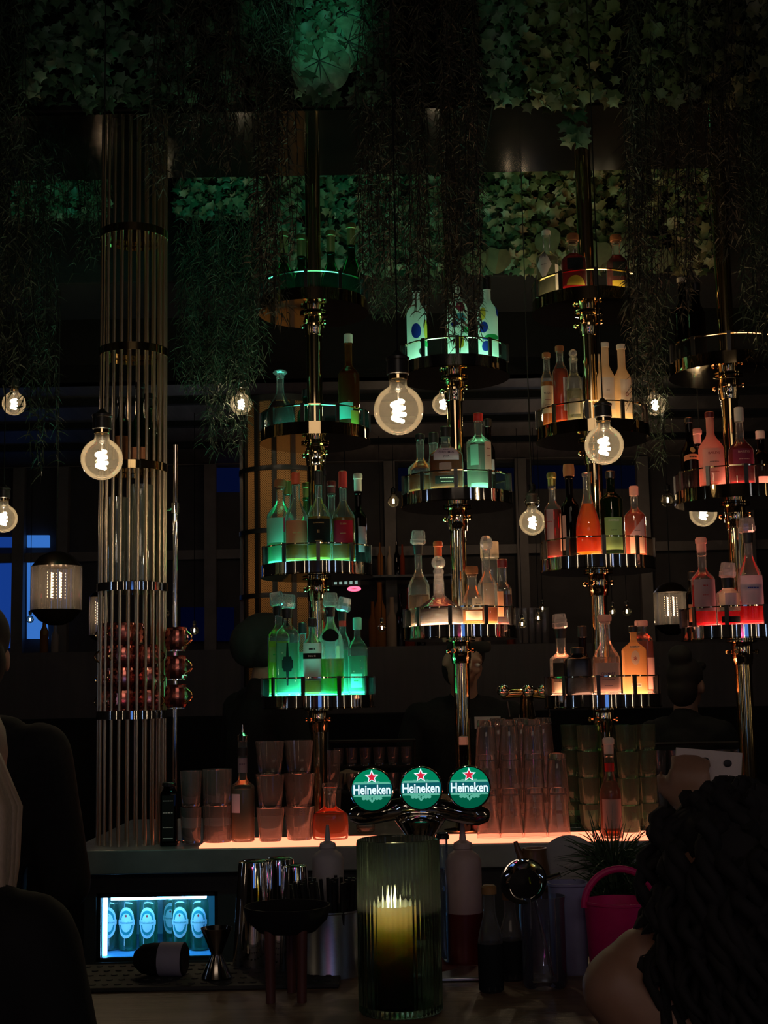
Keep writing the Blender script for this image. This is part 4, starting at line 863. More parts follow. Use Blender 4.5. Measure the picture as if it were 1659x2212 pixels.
for px, Y in ((845, 9.7), (1150, 9.7), (1385, 9.8)): point('back_wall_fill', (at(px, 1150, Y).x, Y, at(px, 1150, Y).z), (1, .66, .4), 1.3, .03)  # added point fills without fixtures, brighten the dado and far bottles
for x, Y, z in ((-1.2, 8.6, 2.7), (1.0, 8.6, 2.7)): point('far_ceiling_fill', (x, Y, z), (.85, .85, 1), .9, .04)  # added cool fills in mid-air, lift the dark far ceiling
# little neon ring and lit display far behind the green tower
c = at(765, 1272, 9.6); o = MB().tube([(math.cos(2*PI*q/24)*.04, 0, math.sin(2*PI*q/24)*.010) for q in range(24)], .008, 8, closed=True).build('neon_ring', emis('pink_neon_ring', (1, .12, .22), 2.2, False), None, c)
tag(o, 'tiny pink neon ring far behind the green tower', 'neon light'); MB().tube([(-.03, 0, 0), (-.03, .05, .0), (-.03, .05, .04)], .003).build('hanger', BLACK, o)
o = MB().box((0, 0, 0), (.20, .02, .05)).build('display', BLACK, None, at(748, 1258, 9.65)); tag(o, 'tiny lit display above the pink neon ring', 'display')
for k in range(5): MB().box((-.075+.036*k, -.012, 0), (.02, .004, .028)).build('lit_digit', emis('display_digit', (.45, .7, .6), .5, False), o)
MB().tube([(0, 0, .0), (0, 0, ZF+.01-o.location.z)], .004).build('bracket', BLACK, o)

# ================================================================ BEER TAP
TY = 2.50
tap = thing('beer_tap', 'chrome three-lens beer tap tower with glowing green badges', 'beer tap', (at(908, 1760, TY).x, TY, ZK))
def tl(px, py, dy=0): p = at(px, py, TY+dy); return p-Vector(tap.location)
b = MB()
pts = [tl(760+292*q/16, 1752+9*math.cos(2*PI*q/16), .035-.03*math.sin(PI*q/16)) for q in range(17)]
b.tube(pts, [.012]+[.0185]*15+[.012], 16); b.build('manifold', CHROME, tap)
zt = tl(908, 1768).z
b = MB(); b.lathe([(0, 0), (.062, 0), (.062, .006), (.04, .014), (.028, .03), (.024, zt*.5), (.026, zt-.03), (.045, zt-.004), (.03, zt+.006), (0, zt+.006)], 32, loc=(0, .01, 0)); b.build('pedestal', CHROME, tap)
GRE = emis('lens_green', lin((0, 128, 88)), 1.0); GRE2 = emis('lens_dark_green', lin((0, 92, 66)), .9)
WHE = emis('lens_white', (.72, .92, 1.0), 1.15); REDE = emis('lens_red', (.75, .02, .05), .9); PALE = emis('lens_pale', lin((95, 185, 160)), .9); TEAL = emis('lens_teal', lin((14, 92, 100)), .9)
LR = .0372
def flat(pts, z=0): return [(x, -.0102-z, y) for x, y in pts]
def facecap(mb, pts, z):
    v = flat(pts, z); n = len(v); mb.add(v+[(p[0], p[1]+.0006, p[2]) for p in v], [tuple(range(n))]+[(i, i+n, (i+1) % n+n, (i+1) % n) for i in range(n)])
def star(r, q=.42, cx=0, cy2=0): return [(cx+(r if i % 2 == 0 else r*q)*math.sin(PI*i/5), cy2+(r if i % 2 == 0 else r*q)*math.cos(PI*i/5)) for i in range(10)]
def fan(mb, pts, z, c):
    v = flat(pts+[c], z); n = len(pts); mb.add(v, [(i, (i+1) % n, n) for i in range(n)])
for li, (px, py) in enumerate(((803.5, 1705.5), (909, 1702), (1013, 1700.5))):
    p = tl(px, py, -.012)
    M = Matrix.Rotation(PI/2, 4, 'X')
    b = MB(); b.lathe([(0, -.03), (LR*.7, -.03), (LR*.95, -.012), (LR*1.0, .004), (LR*.97, .008), (0, .008)], 40, M=M); cup = b.build('lens_housing', BLACK, tap, loc=p)
    b = MB(); b.lathe([(LR*.955, .007), (LR*1.02, .005), (LR*1.035, .009), (LR*1.0, .012), (LR*.955, .011)], 48, M=M); b.build('bezel', CHROME, cup)
    b = MB(); vs = [(LR*.965*math.sin(a*2*PI/48), LR*.965*math.cos(a*2*PI/48)) for a in range(48)]; fan(b, vs, -.0012, (0, 0)); b.build('lens', GRE, cup)
    b = MB(); half = [(LR*.96*math.cos(PI+PI*a/24), LR*.96*math.sin(PI+PI*a/24)) for a in range(25)]; fan(b, half, -.0009, (0, -.01)); b.build('lens_lower_field', GRE2, cup)
    b = MB(); fan(b, star(.0128, .45, 0, .0222), 0, (0, .0222)); st = b.build('star', WHE, cup)
    b = MB(); fan(b, star(.0090, .45, 0, .0219), .0005, (0, .0219)); b.build('star_centre', REDE, st)
    y0, y1 = -.0088, .0098
    def chord(y): return math.sqrt((LR*.96)**2-y*y)
    b = MB(); fan(b, [(-chord(y0), y0), (chord(y0), y0), (LR*.96, .0005), (chord(y1), y1), (-chord(y1), y1), (-LR*.96, .0005)], -.0004, (0, 0)); bn = b.build('banner', TEAL, cup)
    b = MB()
    for y, yy in ((y1, y1+.0035), (y0-.003, y0)): fan(b, [(-chord(y)+.001, y), (chord(y)-.001, y), (chord(yy)-.003, yy), (-chord(yy)+.003, yy)], -.0002, (0, (y+yy)/2))
    for sx in (-1, 1): fan(b, [(sx*.008, .0135), (sx*.0135, .0135), (sx*.0135, .0148), (sx*.008, .0148)], 0, (sx*.0105, .014))
    b.build('banner_edge', PALE, cup)
    lettering('Heineken', .0225, lambda x, y: (x, -.0112, y+.0005), WHE, cup, width=LR*1.74, bold=.024)
    b = MB()
    fan(b, [(-.006, -.0135), (0, -.0115), (.006, -.0135), (.0045, -.018), (0, -.0225), (-.0045, -.018)], 0, (0, -.016))
    for sx in (-1, 1):
        for cx, rr in ((.0085, .0036), (.0145, .0034)): fan(b, [(sx*cx+rr*math.cos(a*PI/6), -.0148+rr*.8*math.sin(a*PI/6)) for a in range(12)], 0, (sx*cx, -.0148))
        fan(b, [(sx*.005, -.0115), (sx*.0195, -.0110), (sx*.0195, -.0125), (sx*.005, -.0132)], .0003, (sx*.012, -.012))
    b.build('hop_scroll', PALE, cup)
    b = MB(); fan(b, [(-.001, -.0125), (.0018, -.0135), (.0004, -.016), (.0014, -.0165), (-.0012, -.0205), (-.0002, -.017), (-.0016, -.0162)], .0006, (0, -.0165)); b.build('hop_mark', GRE2, cup)
# second tap tower on the far edge of the island
t2 = at(1140, 1585, 5.62); z2 = ZK+.0005
tp = thing('beer_tap', 'gold ball-topped tap tower at the far side of the island', 'beer tap', (t2.x, 5.62, z2))
def t2l(px, py): return at(px, py, 5.62)-Vector(tp.location)
b = MB(); zt = t2l(1140, 1500).z; b.lathe([(0, 0), (.055, 0), (.055, .01), (.03, .03), (.026, zt*.6), (.034, zt*.75), (.026, zt-.02), (.03, zt), (0, zt)], 24); b.build('pedestal', DBRASS, tp)
b = MB(); b.tube([t2l(1085, 1500), t2l(1110, 1497), t2l(1140, 1496), t2l(1178, 1500)], .02, 14); b.build('manifold', DBRASS, tp)
for px in (1086, 1140, 1172):
    b = MB(); b.ell(t2l(px, 1492)-Vector((0, .025, 0)), (.026, .02, .026)); b.build('knob', CHROME, tp)
    b = MB(); p = t2l(px+8, 1515)-Vector((0, .04, 0)); b.tube([p, p+Vector((.008, 0, -.06))], .004); b.build('spout', CHROME, tp)

# ================================================================ CANDLE in a ribbed green glass
cp = on_z(866, 2123, ZK); cp = Vector((xz(866, 2.2, ZK), 2.2, ZK+.0003))
cv = thing('candle_vase', 'tall ribbed dark green glass vase with a burning pillar candle', 'candle holder', cp)
VR = .0635; VH = at(862, 1822, 2.2-.06).z-ZK
VG = liq('vase_glass', (.68, .79, .72), .0025, 1.34)
nr = 52; b = MB(); vs = []; fs = []; zs = [.0, .004, .012, .05, VH*.5, VH-.006, VH]
N2 = nr*4
for i in range(N2):
    a = 2*PI*i/N2; rp = .0009*math.cos(nr*a)
    for z in zs:
        r = VR-.004 if z == 0 else VR; r += rp*(1 if z > .003 else 0) - (.0012 if z == VH else 0)
        vs.append((math.cos(a)*r, math.sin(a)*r, z))
m = len(zs)
for i in range(N2):
    j = (i+1) % N2
    for q in range(m-1): fs.append((i*m+q, j*m+q, j*m+q+1, i*m+q+1))
b.add(vs, fs); b.lathe([(VR-.0012, VH), (VR-.004, VH+.0012), (VR-.0055, VH-.002), (VR-.0055, .012), (0, .010)], 64); b.lathe([(0, .001), (VR-.003, .0)], 64); b.build('glass', VG, cv, sharp=60)
cdx = xz(851, 2.2, 1.22)-cp.x; ch = at(851, 1962, 2.2-.03).z-ZK
WAX, nt, out = newmat('candle_wax'); pb = nt.nodes.new('ShaderNodeBsdfPrincipled'); nt.links.new(pb.outputs[0], out.inputs[0])
pb.inputs['Base Color'].default_value = (.92, .68, .44, 1); pb.inputs['Roughness'].default_value = .6; pb.inputs['Subsurface Weight'].default_value = .9; pb.inputs['Subsurface Radius'].default_value = (.10, .06, .032); pb.inputs['Subsurface Scale'].default_value = 1.0
cnd = thing('pillar_candle', 'cream pillar candle burning inside the green glass vase', 'candle', (cp.x+cdx, cp.y, ZK+.0115))
hc = ch-.012
b = MB(); b.lathe([(0, 0), (.034, 0), (.0345, .003), (.0345, hc-.004), (.033, hc), (.029, hc-.001), (.0265, hc-.008), (.024, hc-.030), (0, hc-.032)], 40); b.build('wax', WAX, cnd)
b = MB(); b.tube([(-.004, 0, hc-.034), (-.004, 0, hc-.006)], .0012); b.build('wick', SOOT, cnd)
b = MB(); b.lathe([(0, 0), (.0045, .004), (.0062, .011), (.0045, .022), (.0018, .032), (0, .037)], 16, loc=(-.004, 0, hc-.010)); b.build('flame', emis('flame', (1, .72, .36), 30), cnd)
point('candle_light', (cp.x+cdx-.004, cp.y, ZK+.0115+hc+.006), (1, .66, .44), 15, .008)

# ================================================================ THINGS ON THE CUSTOMERS' BAR
def bl(px, Y): return Vector((xz(px, Y, ZK), Y, ZK+.0003))
def stand(name, label, cat, px, Y, rz=0, group=None): return thing(name, label, cat, bl(px, Y), rz, group)
def hz(px, py, Y): return at(px, py, Y).z-ZK
RUB = pm('rubber_mat', (.022, .022, .020), .7, 0, .2, 60)
x0 = on_z(165, 2100, ZK).x; x1 = on_z(740, 2090, ZK).x
o = MB().box(((x0+x1)/2, 2.48, ZK+.004), (x1-x0, .21, .007)).build('bar_mat', RUB, bevel=.002); tag(o, 'black rubber bar mat along the back of the wooden bar', 'mat')
ZM = .0078
b = MB()
for i in range(22):
    for j in range(5): b.lathe([(0, 0), (.006, 0), (.005, .002), (0, .002)], 8, loc=(x0+.02+(x1-x0-.04)*i/21, 2.40+.16*j/4, ZK+.0072))
b.build('grip_studs', RUB, o)
def onmat(name, label, cat, px, Y, rz=0, group=None): return thing(name, label, cat, bl(px, Y)+Vector((0, 0, ZM)), rz, group)
# black roll with a grey band, lying on its side
k = 2.46/FPX; r = 33*k
root = onmat('cloth_roll', 'black roll with a pale grey band lying on the bar mat', 'roll', 348, 2.47, .1)
M = Matrix.Translation((0, 0, r)) @ Matrix.Rotation(PI/2, 4, 'Y') @ Matrix.Rotation(.25, 4, 'X')
b = MB(); b.lathe([(0, -58*k), (r*.5, -56*k), (r*.9, -40*k), (r, -20*k), (r, 50*k), (r*.9, 53*k), (0, 52*k)], 28, M=M); b.build('roll', SOOT, root)
b = MB(); b.lathe([(r+.0008, 0), (r+.0015, 0), (r+.0015, 50*k), (r+.0008, 50*k)], 28, M=M, close=True); b.build('band', col('grey_band', (150, 145, 160), .6), root)
# jigger
root = onmat('jigger', 'double-cone steel jigger between the black roll and the shakers', 'jigger', 468, 2.44)
k = 2.44/FPX; h = 102*k; b = MB(); b.lathe([(0, .001), (31*k, 0), (32*k, .002), (12*k, h*.45), (12*k, h*.5), (32*k, h*.97), (33*k, h), (31*k, h), (10*k, h*.52), (0, h*.5)], 28); b.build('body', pm('gunmetal', (.3, .27, .24), .14, 1), root)
# shakers
for px, top, w, Y, lb in ((549, 1858, 84, 2.56, 'tall steel shaker tin nearest the lit fridge'), (605, 1852, 78, 2.66, 'middle steel shaker tin, standing behind the other two'), (640, 1868, 66, 2.52, 'steel shaker tin nearest the straw tin')):
    Y2 = min(Y, 2.575); k = Y2/FPX
    root = stand('shaker_tin', lb, 'shaker', px, Y2, 0, 'steel shaker tins')
    h = hz(px, top, Y2); r0 = w*k/2
    b = MB(); b.lathe([(0, .0), (r0*1.05, 0), (r0*1.08, .004), (r0*.78, h-.012), (r0*.74, h-.003), (r0*.55, h), (0, h-.001)], 32); b.build('tin', STEEL if 0 else CHROME, root)
    b = MB(); b.lathe([(r0*1.05, .0), (r0*1.11, .002), (r0*1.11, .005), (r0*1.06, .006)], 32); b.build('rim', STEEL, root)
# black bowl on three wooden legs
k = 2.30/FPX; Yb = 2.31
root = stand('footed_bowl', 'black bowl on three round dark wooden legs beside the candle', 'bowl', 622, Yb)
h = hz(622, 1972, Yb)+.012; zb = h-50*k
b = MB(); b.lathe([(0, zb-.004), (60*k, zb-.002), (84*k, zb+.016), (91*k, h-.004), (92*k, h), (89*k, h), (80*k, zb+.022), (0, zb+.008)], 40); b.build('bowl', SOOT, root)
for a in (-2.2, -.95, 1.5):
    b = MB(); b.tube([(math.cos(a)*55*k, math.sin(a)*55*k, 0), (math.cos(a)*57*k, math.sin(a)*57*k, zb+.012)], [10*k, 12*k], 16); b.build('leg', pm('mahogany_leg', (.09, .03, .024), .45, 0, .2, 20), root)
# straw tin
k = 2.50/FPX; Ys = 2.5
root = stand('straw_tin', 'round steel tin holding black drinking straws', 'tin', 715, Ys)
h = hz(715, 1972, Ys-.05); r = 68*k
b = MB(); b.lathe([(0, .001), (r, 0), (r, .003), (r*.985, .006), (r*.985, h-.004), (r*1.02, h-.002), (r*1.02, h), (r*.96, h), (r*.955, .006), (0, .004)], 48); b.build('tin', STEEL, root)
sm = MB().tube([(0, 0, 0), (0, 0, .155)], .0032, 8).mesh('drinking_straw'); sm.materials.append(BLACK)
for i in range(34):
    a = i*2.4; q = r*.82*math.sqrt((i+.5)/34); o = bpy.data.objects.new('drinking_straw', sm); COL.objects.link(o)
    o.location = root.location+Vector((math.cos(a)*q, math.sin(a)*q, .006)); o.rotation_euler = (math.cos(a)*-.02*0+random.uniform(-.08, .12), math.cos(a)*.12-.06+random.uniform(-.05, .05), 0)
    o.location.x -= .0
    tag(o, 'black drinking straw bunched with others in the steel tin', 'straw', 'black straws in the steel tin')
# squeeze bottles
def squeeze(label, px, top, base_w, Y, mat, drink=None, fill=0, htop=None):
    k = Y/FPX; root = stand('squeeze_bottle', label, 'squeeze bottle', px, Y); h = hz(px, top, Y); r = base_w*k/2
    hb = h-r*2.1
    b = MB(); b.lathe([(0, .001), (r*.95, 0), (r, .006), (r, hb), (r*.85, hb+r*.3), (r*.5, hb+r*.55), (r*.5, hb+r*.75), (0, hb+r*.75)], 28); b.build('bottle', mat, root)
    b = MB(); b.lathe([(r*.52, hb+r*.62), (r*.55, hb+r*.66), (r*.5, hb+r*.95), (r*.2, hb+r*1.1), (r*.1, h), (0, h)], 20); b.build('nozzle', mat, root)
    if drink: b = MB(); b.lathe([(r+.0004, .004), (r+.0006, hb*fill), (r*.9, hb*fill)], 28); b.build('syrup', drink, root)
GREYP = col('grey_plastic', (175, 170, 168), .55)
squeeze('grey plastic squeeze bottle standing behind the straw tin', 711, 1782, 66, 2.585, GREYP)
squeeze('tall cloudy squeeze bottle with red syrup beside the candle vase', 1006, 1775, 76, 2.56, col('cloudy_plastic', (185, 160, 150), .5), col('red_syrup', (95, 8, 10), .4), .50)
make_bottle('bottle', 'clear blue-tinged bottle squeezed between the candle vase and the syrup bottle', bl(962, 2.56), hz(962, 1800, 2.56), 20*2.56/FPX, hb=.55, hs=.75, rn=.009, drink=None, glass=thin('blue_clear_glass', (.8, .9, 1), (.4, .6, .9), .06, .03, .4), cap=('cap', CAPB, .01))
o = MB().box((xz(1000, 2.46, ZK), 2.46, ZK+.004), (.13, .10, .007)).build('metal_tray', STEEL, bevel=.002); tag(o, 'small flat steel tray beside the candle vase', 'tray')
# small bitters bottles
for px, Y, lb in ((1062, 2.33, 'small glass bottle with a black lower half, nearer the candle'), (1106, 2.42, 'small glass bottle with a black lower half, beside the pitcher')):
    make_bottle('bitters_bottle', lb, bl(px, Y), hz(px, 1912 if px < 1080 else 1925, Y), 26*Y/FPX, hb=.45, hs=.8, rn=.0095, glass=GLASS, cap=('cap', col('wood_stopper', (150, 110, 60), .6), .014), labels=((LBLK, .02, .46, PI, {}),))
# pitcher with a round strainer on top
k = 2.38/FPX
root = stand('glass_pitcher', 'clear glass mixing pitcher with a dark spoon inside', 'pitcher', 1178, 2.36)
h = hz(1178, 1935, 2.36); r = 46*k
b = MB(); b.lathe([(0, .002), (r*.9, 0), (r, .008), (r*.98, h*.9), (r*1.02, h), (r*.97, h), (r*.93, h*.9), (r*.93, .014), (0, .012)], 32); b.build('glass', thin('pitcher_glass', (.9, .93, 1), (.6, .65, .9), .05, .03, .4), root)
o = MB().tube([(.012, 0, .016), (-.02, .004, h+.03)], .003).build('bar_spoon', CHROME, None, root.location); tag(o, 'dark steel bar spoon leaning inside the pitcher', 'spoon')
sl = thing('strainer', 'round steel strainer lying tilted on the pitcher rim', 'strainer', root.location+Vector((-.03, 0, h+.022)))
M = Matrix.Rotation(1.05, 4, 'X') @ Matrix.Rotation(-.25, 4, 'Y')
b = MB(); b.lathe([(0, -.008), (r*.7, -.006), (r*.98, .003), (r*1.08, .004), (r*1.08, .006), (r*.95, .005), (r*.7, -.004), (0, -.006)], 36, M=M); b.build('bowl', CHROME, sl)
b = MB(); b.tube([M @ Vector((r*1.05, 0, .004)), M @ Vector((r*1.7, .004, .006))], .004); b.build('handle', CHROME, sl)
# amber fruit press / jug behind, blue tub, round scale dial, pink bucket with a plant
root = stand('gravy_jug', 'small brown jug with a spout behind the pitcher', 'jug', 1162, 2.56)
h = hz(1162, 1832, 2.56); r = 36*2.56/FPX; b = MB(); b.lathe([(0, 0), (r*.8, 0), (r, h*.4), (r*.95, h*.7), (r*.7, h*.95), (r*.72, h), (r*.65, h), (r*.6, h*.9), (0, h*.85)], 28); b.build('body', pm('brown_ceramic', (.14, .07, .03), .35, 0, .25, 20), root)
b = MB(); b.tube([(-r*.6, 0, h*.85), (-r*1.0, 0, h*1.0), (-r*1.1, 0, h*1.06)], [r*.3, r*.18, r*.12], 12); b.build('spout', MATS['brown_ceramic'], root)
root = stand('plastic_tub', 'pale blue-grey plastic tub between the pitcher and the pink bucket', 'tub', 1232, 2.47)
k = 2.47/FPX; h = hz(1232, 1905, 2.47); b = MB(); b.lathe([(0, 0), (34*k, 0), (36*k, .004), (40*k, h-.006), (43*k, h-.004), (43*k, h), (38*k, h), (34*k, .006), (0, .004)], 32, 4); b.build('tub', col('blue_grey_plastic', (140, 145, 190), .5), root)
root = stand('kitchen_scale', 'white round dial tilted behind the pale tub', 'dial', 1236, 2.575)
h = hz(1236, 1870, 2.575); M = Matrix.Translation((0, 0, h)) @ Matrix.Rotation(-.3, 4, 'Z') @ Matrix.Rotation(1.2, 4, 'X') 
k = 2.575/FPX; b = MB(); b.lathe([(0, 0), (62*k, 0), (64*k, .004), (60*k, .006), (0, .006)], 40, M=M); b.build('dial', col('dial_white', (165, 168, 170), .5), root)
b = MB(); b.tube([(0, .01, 0), (0, .004, h)], .012, 14); b.build('stem', GREYP, root)
b = MB(); b.box((0, 0, .0075), (.018, .002, .001), M); b.build('hand', INK, root)
PK = col('magenta_plastic', (215, 20, 120), .5)
pk = stand('bucket', 'magenta plastic bucket with a hoop handle beside the woman', 'bucket', 1345, 2.40)
k = 2.4/FPX; h = hz(1345, 1958, 2.33); r = 74*k
b = MB(); b.lathe([(0, 0), (r*.86, 0), (r*.88, .004), (r, h-.004), (r*1.04, h-.004), (r*1.04, h), (r*.97, h), (r*.85, .006), (0, .004)], 40); b.build('bucket', PK, pk)
b = MB(); b.tube([(math.cos(PI*q/20)*r*1.03, -.01, h-.01+math.sin(PI*q/20)*.062) for q in range(21)], .006, 10); b.build('handle', PK, pk)
# potted herb in front of the bottles
hp = thing('potted_herb', 'bushy needle-leaved herb growing in a black pot by the pink bucket', 'potted plant', bl(1335, 2.535))
h0 = hz(1335, 1960, 2.535); k = 2.535/FPX
b = MB(); b.lathe([(0, 0), (.034, 0), (.042, h0*.9), (.045, h0), (.04, h0), (.038, h0*.9), (0, h0*.88)], 28); b.build('pot', SOOT, hp)
def needles(mb, p, d, L, w, n=6, curl=.5):
    p = Vector(p); d = Vector(d).normalized(); s = d.cross(Vector((random.uniform(-1, 1), random.uniform(-1, 1), .3))).normalized()
    pts = []
    for i in range(n+1):
        t = i/n; q = p+d*(L*t)+Vector((0, 0, -curl*L*t*t)); ww = w*(1-t)**.7+.0003; pts += [q-s*ww, q+s*ww]
    mb.add(pts, [(2*i, 2*i+1, 2*i+3, 2*i+2) for i in range(n)])
b = MB()
for i in range(520):
    a = random.uniform(0, 2*PI); el = random.uniform(.2, 1.5)
    needles(b, (math.cos(a)*.03*random.random(), math.sin(a)*.03*random.random(), h0+random.uniform(-.005, .09)), (math.cos(a)*math.cos(el), math.sin(a)*math.cos(el), math.sin(el)), random.uniform(.05, .125), .0016, 5, random.uniform(.1, .7))
b.build('foliage', pm('herb_leaf', (.045, .09, .04), .5, 0, .3, 30), hp)
# beer bottles inside the fridge
BG = thin('beer_green_glass', (.25, .75, .45), (.1, .6, .4), .10, .05, .4)
LBL = emis
BLUW = paper('beer_label', (.75, .9, .98), .25); BGR = paper('beer_label_green', (.03, .30, .32), .2)
fz = FZ0+.014
def beer(px, Y, nm):
    x = xz(px, Y, fz+.1)
    lb = ((BLUW, .16, .56, .95, dict(shape=blot(.5, .5))), (BGR, .20, .52, .76, dict(shape=blot(.5, .5), name='label_ring', eps=.0012)), (BLUW, .24, .48, .58, dict(shape=blot(.5, .5), name='label_field', eps=.0016)), (BLUW, .33, .395, .98, dict(name='banner', eps=.002, text=(tx('Heineken', .010, .5, BGR, .042),))), (CAPR, .43, .47, .12, dict(name='star', eps=.0022, shape=dia)))
    return make_bottle('beer_bottle', '%s green beer bottle in the lit fridge, counted from its light strip' % nm, (x, Y, fz+.0003), .245, .0305, hb=.57, hs=.82, rn=.0135, glass=BG, drink=None, cap=('cap', CAPG, .008), labels=lb, group='green beer bottles in the fridge')
for px, Y, nm in ((237, 4.76, 'first'), (276, 4.75, 'second'), (321, 4.74, 'third'), (371, 4.83, 'fourth'), (391, 4.74, 'fifth'), (431, 4.73, 'sixth')): beer(px, Y, nm)

# ================================================================ PLANTS
LEAF = pm('ivy_leaf', (.055, .12, .065), .5, 0, .35, 14)
LEAF2 = pm('olive_leaf', (.085, .10, .042), .55, 0, .35, 14)
BIGL = pm('heuchera_leaf', (.13, .25, .15), .55, 0, .3, 40, bump=.3)
FERN = pm('trailing_leaf', (.028, .05, .025), .6, 0, .4, 9)
FERND = pm('trailing_leaf_brown', (.04, .038, .022), .65, 0, .4, 9)
IVY = [(0, -.55), (.28, -.38), (.55, -.42), (.42, -.08), (.62, .12), (.30, .18), (.10, .34), (0, .62), (-.10, .34), (-.30, .18), (-.62, .12), (-.42, -.08), (-.55, -.42), (-.28, -.38)]
def leaf(mb, p, nrm, up, s, outline, fold=.18):
    n = Vector(nrm).normalized(); u = Vector(up)-n*n.dot(Vector(up)); u.normalize(); r = u.cross(n)
    k = len(outline)
    vs = [p+(r*x+u*y)*s+n*(-fold*s*abs(x)*1.2-.10*s*y*y) for x, y in outline]
    c = p+n*(.04*s)-u*(.12*s)
    mb.add(vs+[c], [(i, (i+1) % k, k) for i in range(k)])
def ivy(label, x0, y0, x1, y1, Y, n, smin, smax, mat, dep=.16):
    c = at((x0+x1)/2, (y0+y1)/2, Y)
    root = thing('ivy_plant', label, 'ivy', c, 0, 'leafy plants on the ceiling planters')
    mb = MB(); sp = []
    for i in range(n):
        px = random.triangular(x0, x1, (x0+x1)/2) if random.random() < .35 else random.uniform(x0, x1); py = random.uniform(y0, y1)
        p = at(px, py, Y-random.uniform(0, dep))-c
        nr = Vector((random.gauss(0, .8), -1, random.gauss(-.2, .8)))
        leaf(mb, p, nr, (random.gauss(0, .6), random.gauss(0, .2), -1), random.uniform(smin, smax), IVY)
        sp.append(p)
    mb.build('foliage', mat, root, sharp=60)
    st = MB()
    for i in range(0, n, 7): st.tube([sp[i], sp[i]*.5+Vector((0, Y*.012+.03, .05)), Vector((sp[i].x*.6, .012, sp[i].z*.4+.06))], .0025, 5)
    st.build('stems', SOOT, root)
# front planter face
fx = [(40, 150, .55, LEAF), (150, 300, .9, LEAF), (300, 420, .5, LEAF), (440, 560, .5, LEAF), (640, 740, .6, LEAF), (760, 860, .6, LEAF), (1040, 1140, .9, LEAF), (1130, 1240, 1.2, LEAF2), (1210, 1330, .9, LEAF2), (1390, 1520, .6, LEAF2), (1520, 1670, .7, LEAF2)]
for i, (a, b2, dn, m) in enumerate(fx):
    low = 225 if i not in (1, 7) else 240
    ivy('ivy tuft on the nearer ceiling planter, %s from the rod column side' % place(i, 0), a, -60, b2, low, 4.60, int(230*dn), .026, .058, m)
ivy('ivy tendril hanging down beside the pole of the amber tower', 1222, 150, 1262, 308, 4.60, 26, .045, .06, LEAF, .05)
# rear planter face
rx = [(20, 130), (120, 235), (380, 480), (470, 570), (560, 660), (650, 760), (745, 850), (835, 950), (1030, 1130), (1115, 1220), (1205, 1320), (1310, 1430), (1440, 1560)]
for i, (a, b2) in enumerate(rx):
    m = LEAF if i < 9 else LEAF2
    ivy('ivy tuft on the farther ceiling planter, %s from the rod column side' % place(i, 0), a, 362, b2, 590 if i > 3 else 470, 6.08, 250, .032, .062, m, .14)
for px, py in ((1075, 560), (1020, 565), (1180, 520), (1290, 545), (1345, 530), (1420, 560)):
    c = at(px, py, 5.9); root = thing('pothos_leaf', 'round pale leaf at the lower rim of the farther planter, above '+{1075: 'the three-shelf tower', 1020: 'the white bottles', 1180: 'the diamond-labelled bottle', 1290: 'the amber tower pole', 1345: 'the half-hidden ruby bottle', 1420: 'the hanging strands'}[px], 'leaf', c)
    mb = MB(); leaf(mb, Vector((0, 0, 0)), (random.gauss(0, .3), -1, -.2), (random.gauss(0, .4), 0, -1), .115, [(.55*math.sin(a)*(1-.35*max(0, math.cos(a))), .55*math.cos(a)+(.18*math.exp(-(a-PI)**2*6))) for a in [2*PI*q/24 for q in range(24)]], .35); mb.build('blade', pm('dull_leaf', (.05, .065, .03), .6, 0, .3, 30), root); MB().tube([(0, 0, .05), (0, .1, .1), (0, .3, .12)], .003).build('stalk', SOOT, root)
# big scalloped leaves
HB = []
for q in range(41):
    a = -PI*.90+PI*1.80*q/40; rr = .52*(1+.07*abs(math.cos(a*3.5)))*(1+.10*math.cos(a)); HB.append((rr*math.sin(a), rr*math.cos(a)))
def bigleaf(label, px, py, s, Y, nrm, up):
    c = at(px, py, Y); root = thing('large_leaf', label, 'leaf', c, 0, 'large scalloped leaves')
    n = Vector(nrm).normalized(); u = Vector(up)-n*n.dot(Vector(up)); u.normalize(); r = u.cross(n)
    vs = []; K = len(HB); rings = (0.02, .3, .6, .85, 1.0)
    veins = [PI*1.80*v/7-PI*.9 for v in range(1, 7)]+[0]
    for rr in rings:
        for i, (x, y) in enumerate(HB):
            a = math.atan2(x, y); dv = min(abs(a-v) for v in veins)
            z = .045*(1-math.exp(-(dv/.10)**2))*min(1, rr*2)-.16*rr*rr+.02*math.sin(9*a+4*rr)*rr
            vs.append((r*x*rr+u*y*rr+n*z)*s)
    fs = [(q*K+i, q*K+i+1, (q+1)*K+i+1, (q+1)*K+i) for q in range(len(rings)-1) for i in range(K-1)]
    mb = MB(); mb.add(vs, fs); bl_ = mb.build('blade', BIGL, root, sharp=60)
    vb = MB()
    for v in veins: vb.tube([n*.002*1+(r*math.sin(v)*t+u*math.cos(v)*t)*s*.5+n*(-.16*t*t*s*.9+.002) for t in (.02, .35, .7, .95)], [.0022, .0018, .0012, .0006], 5)
    vb.build('veins', pm('dark_vein', (.02, .03, .025), .6), root)
    MB().tube([(0, 0, 0), n*-.05+Vector((0, 0, .03)), Vector((0, .12, .08))], .003).build('stalk', SOOT, root)
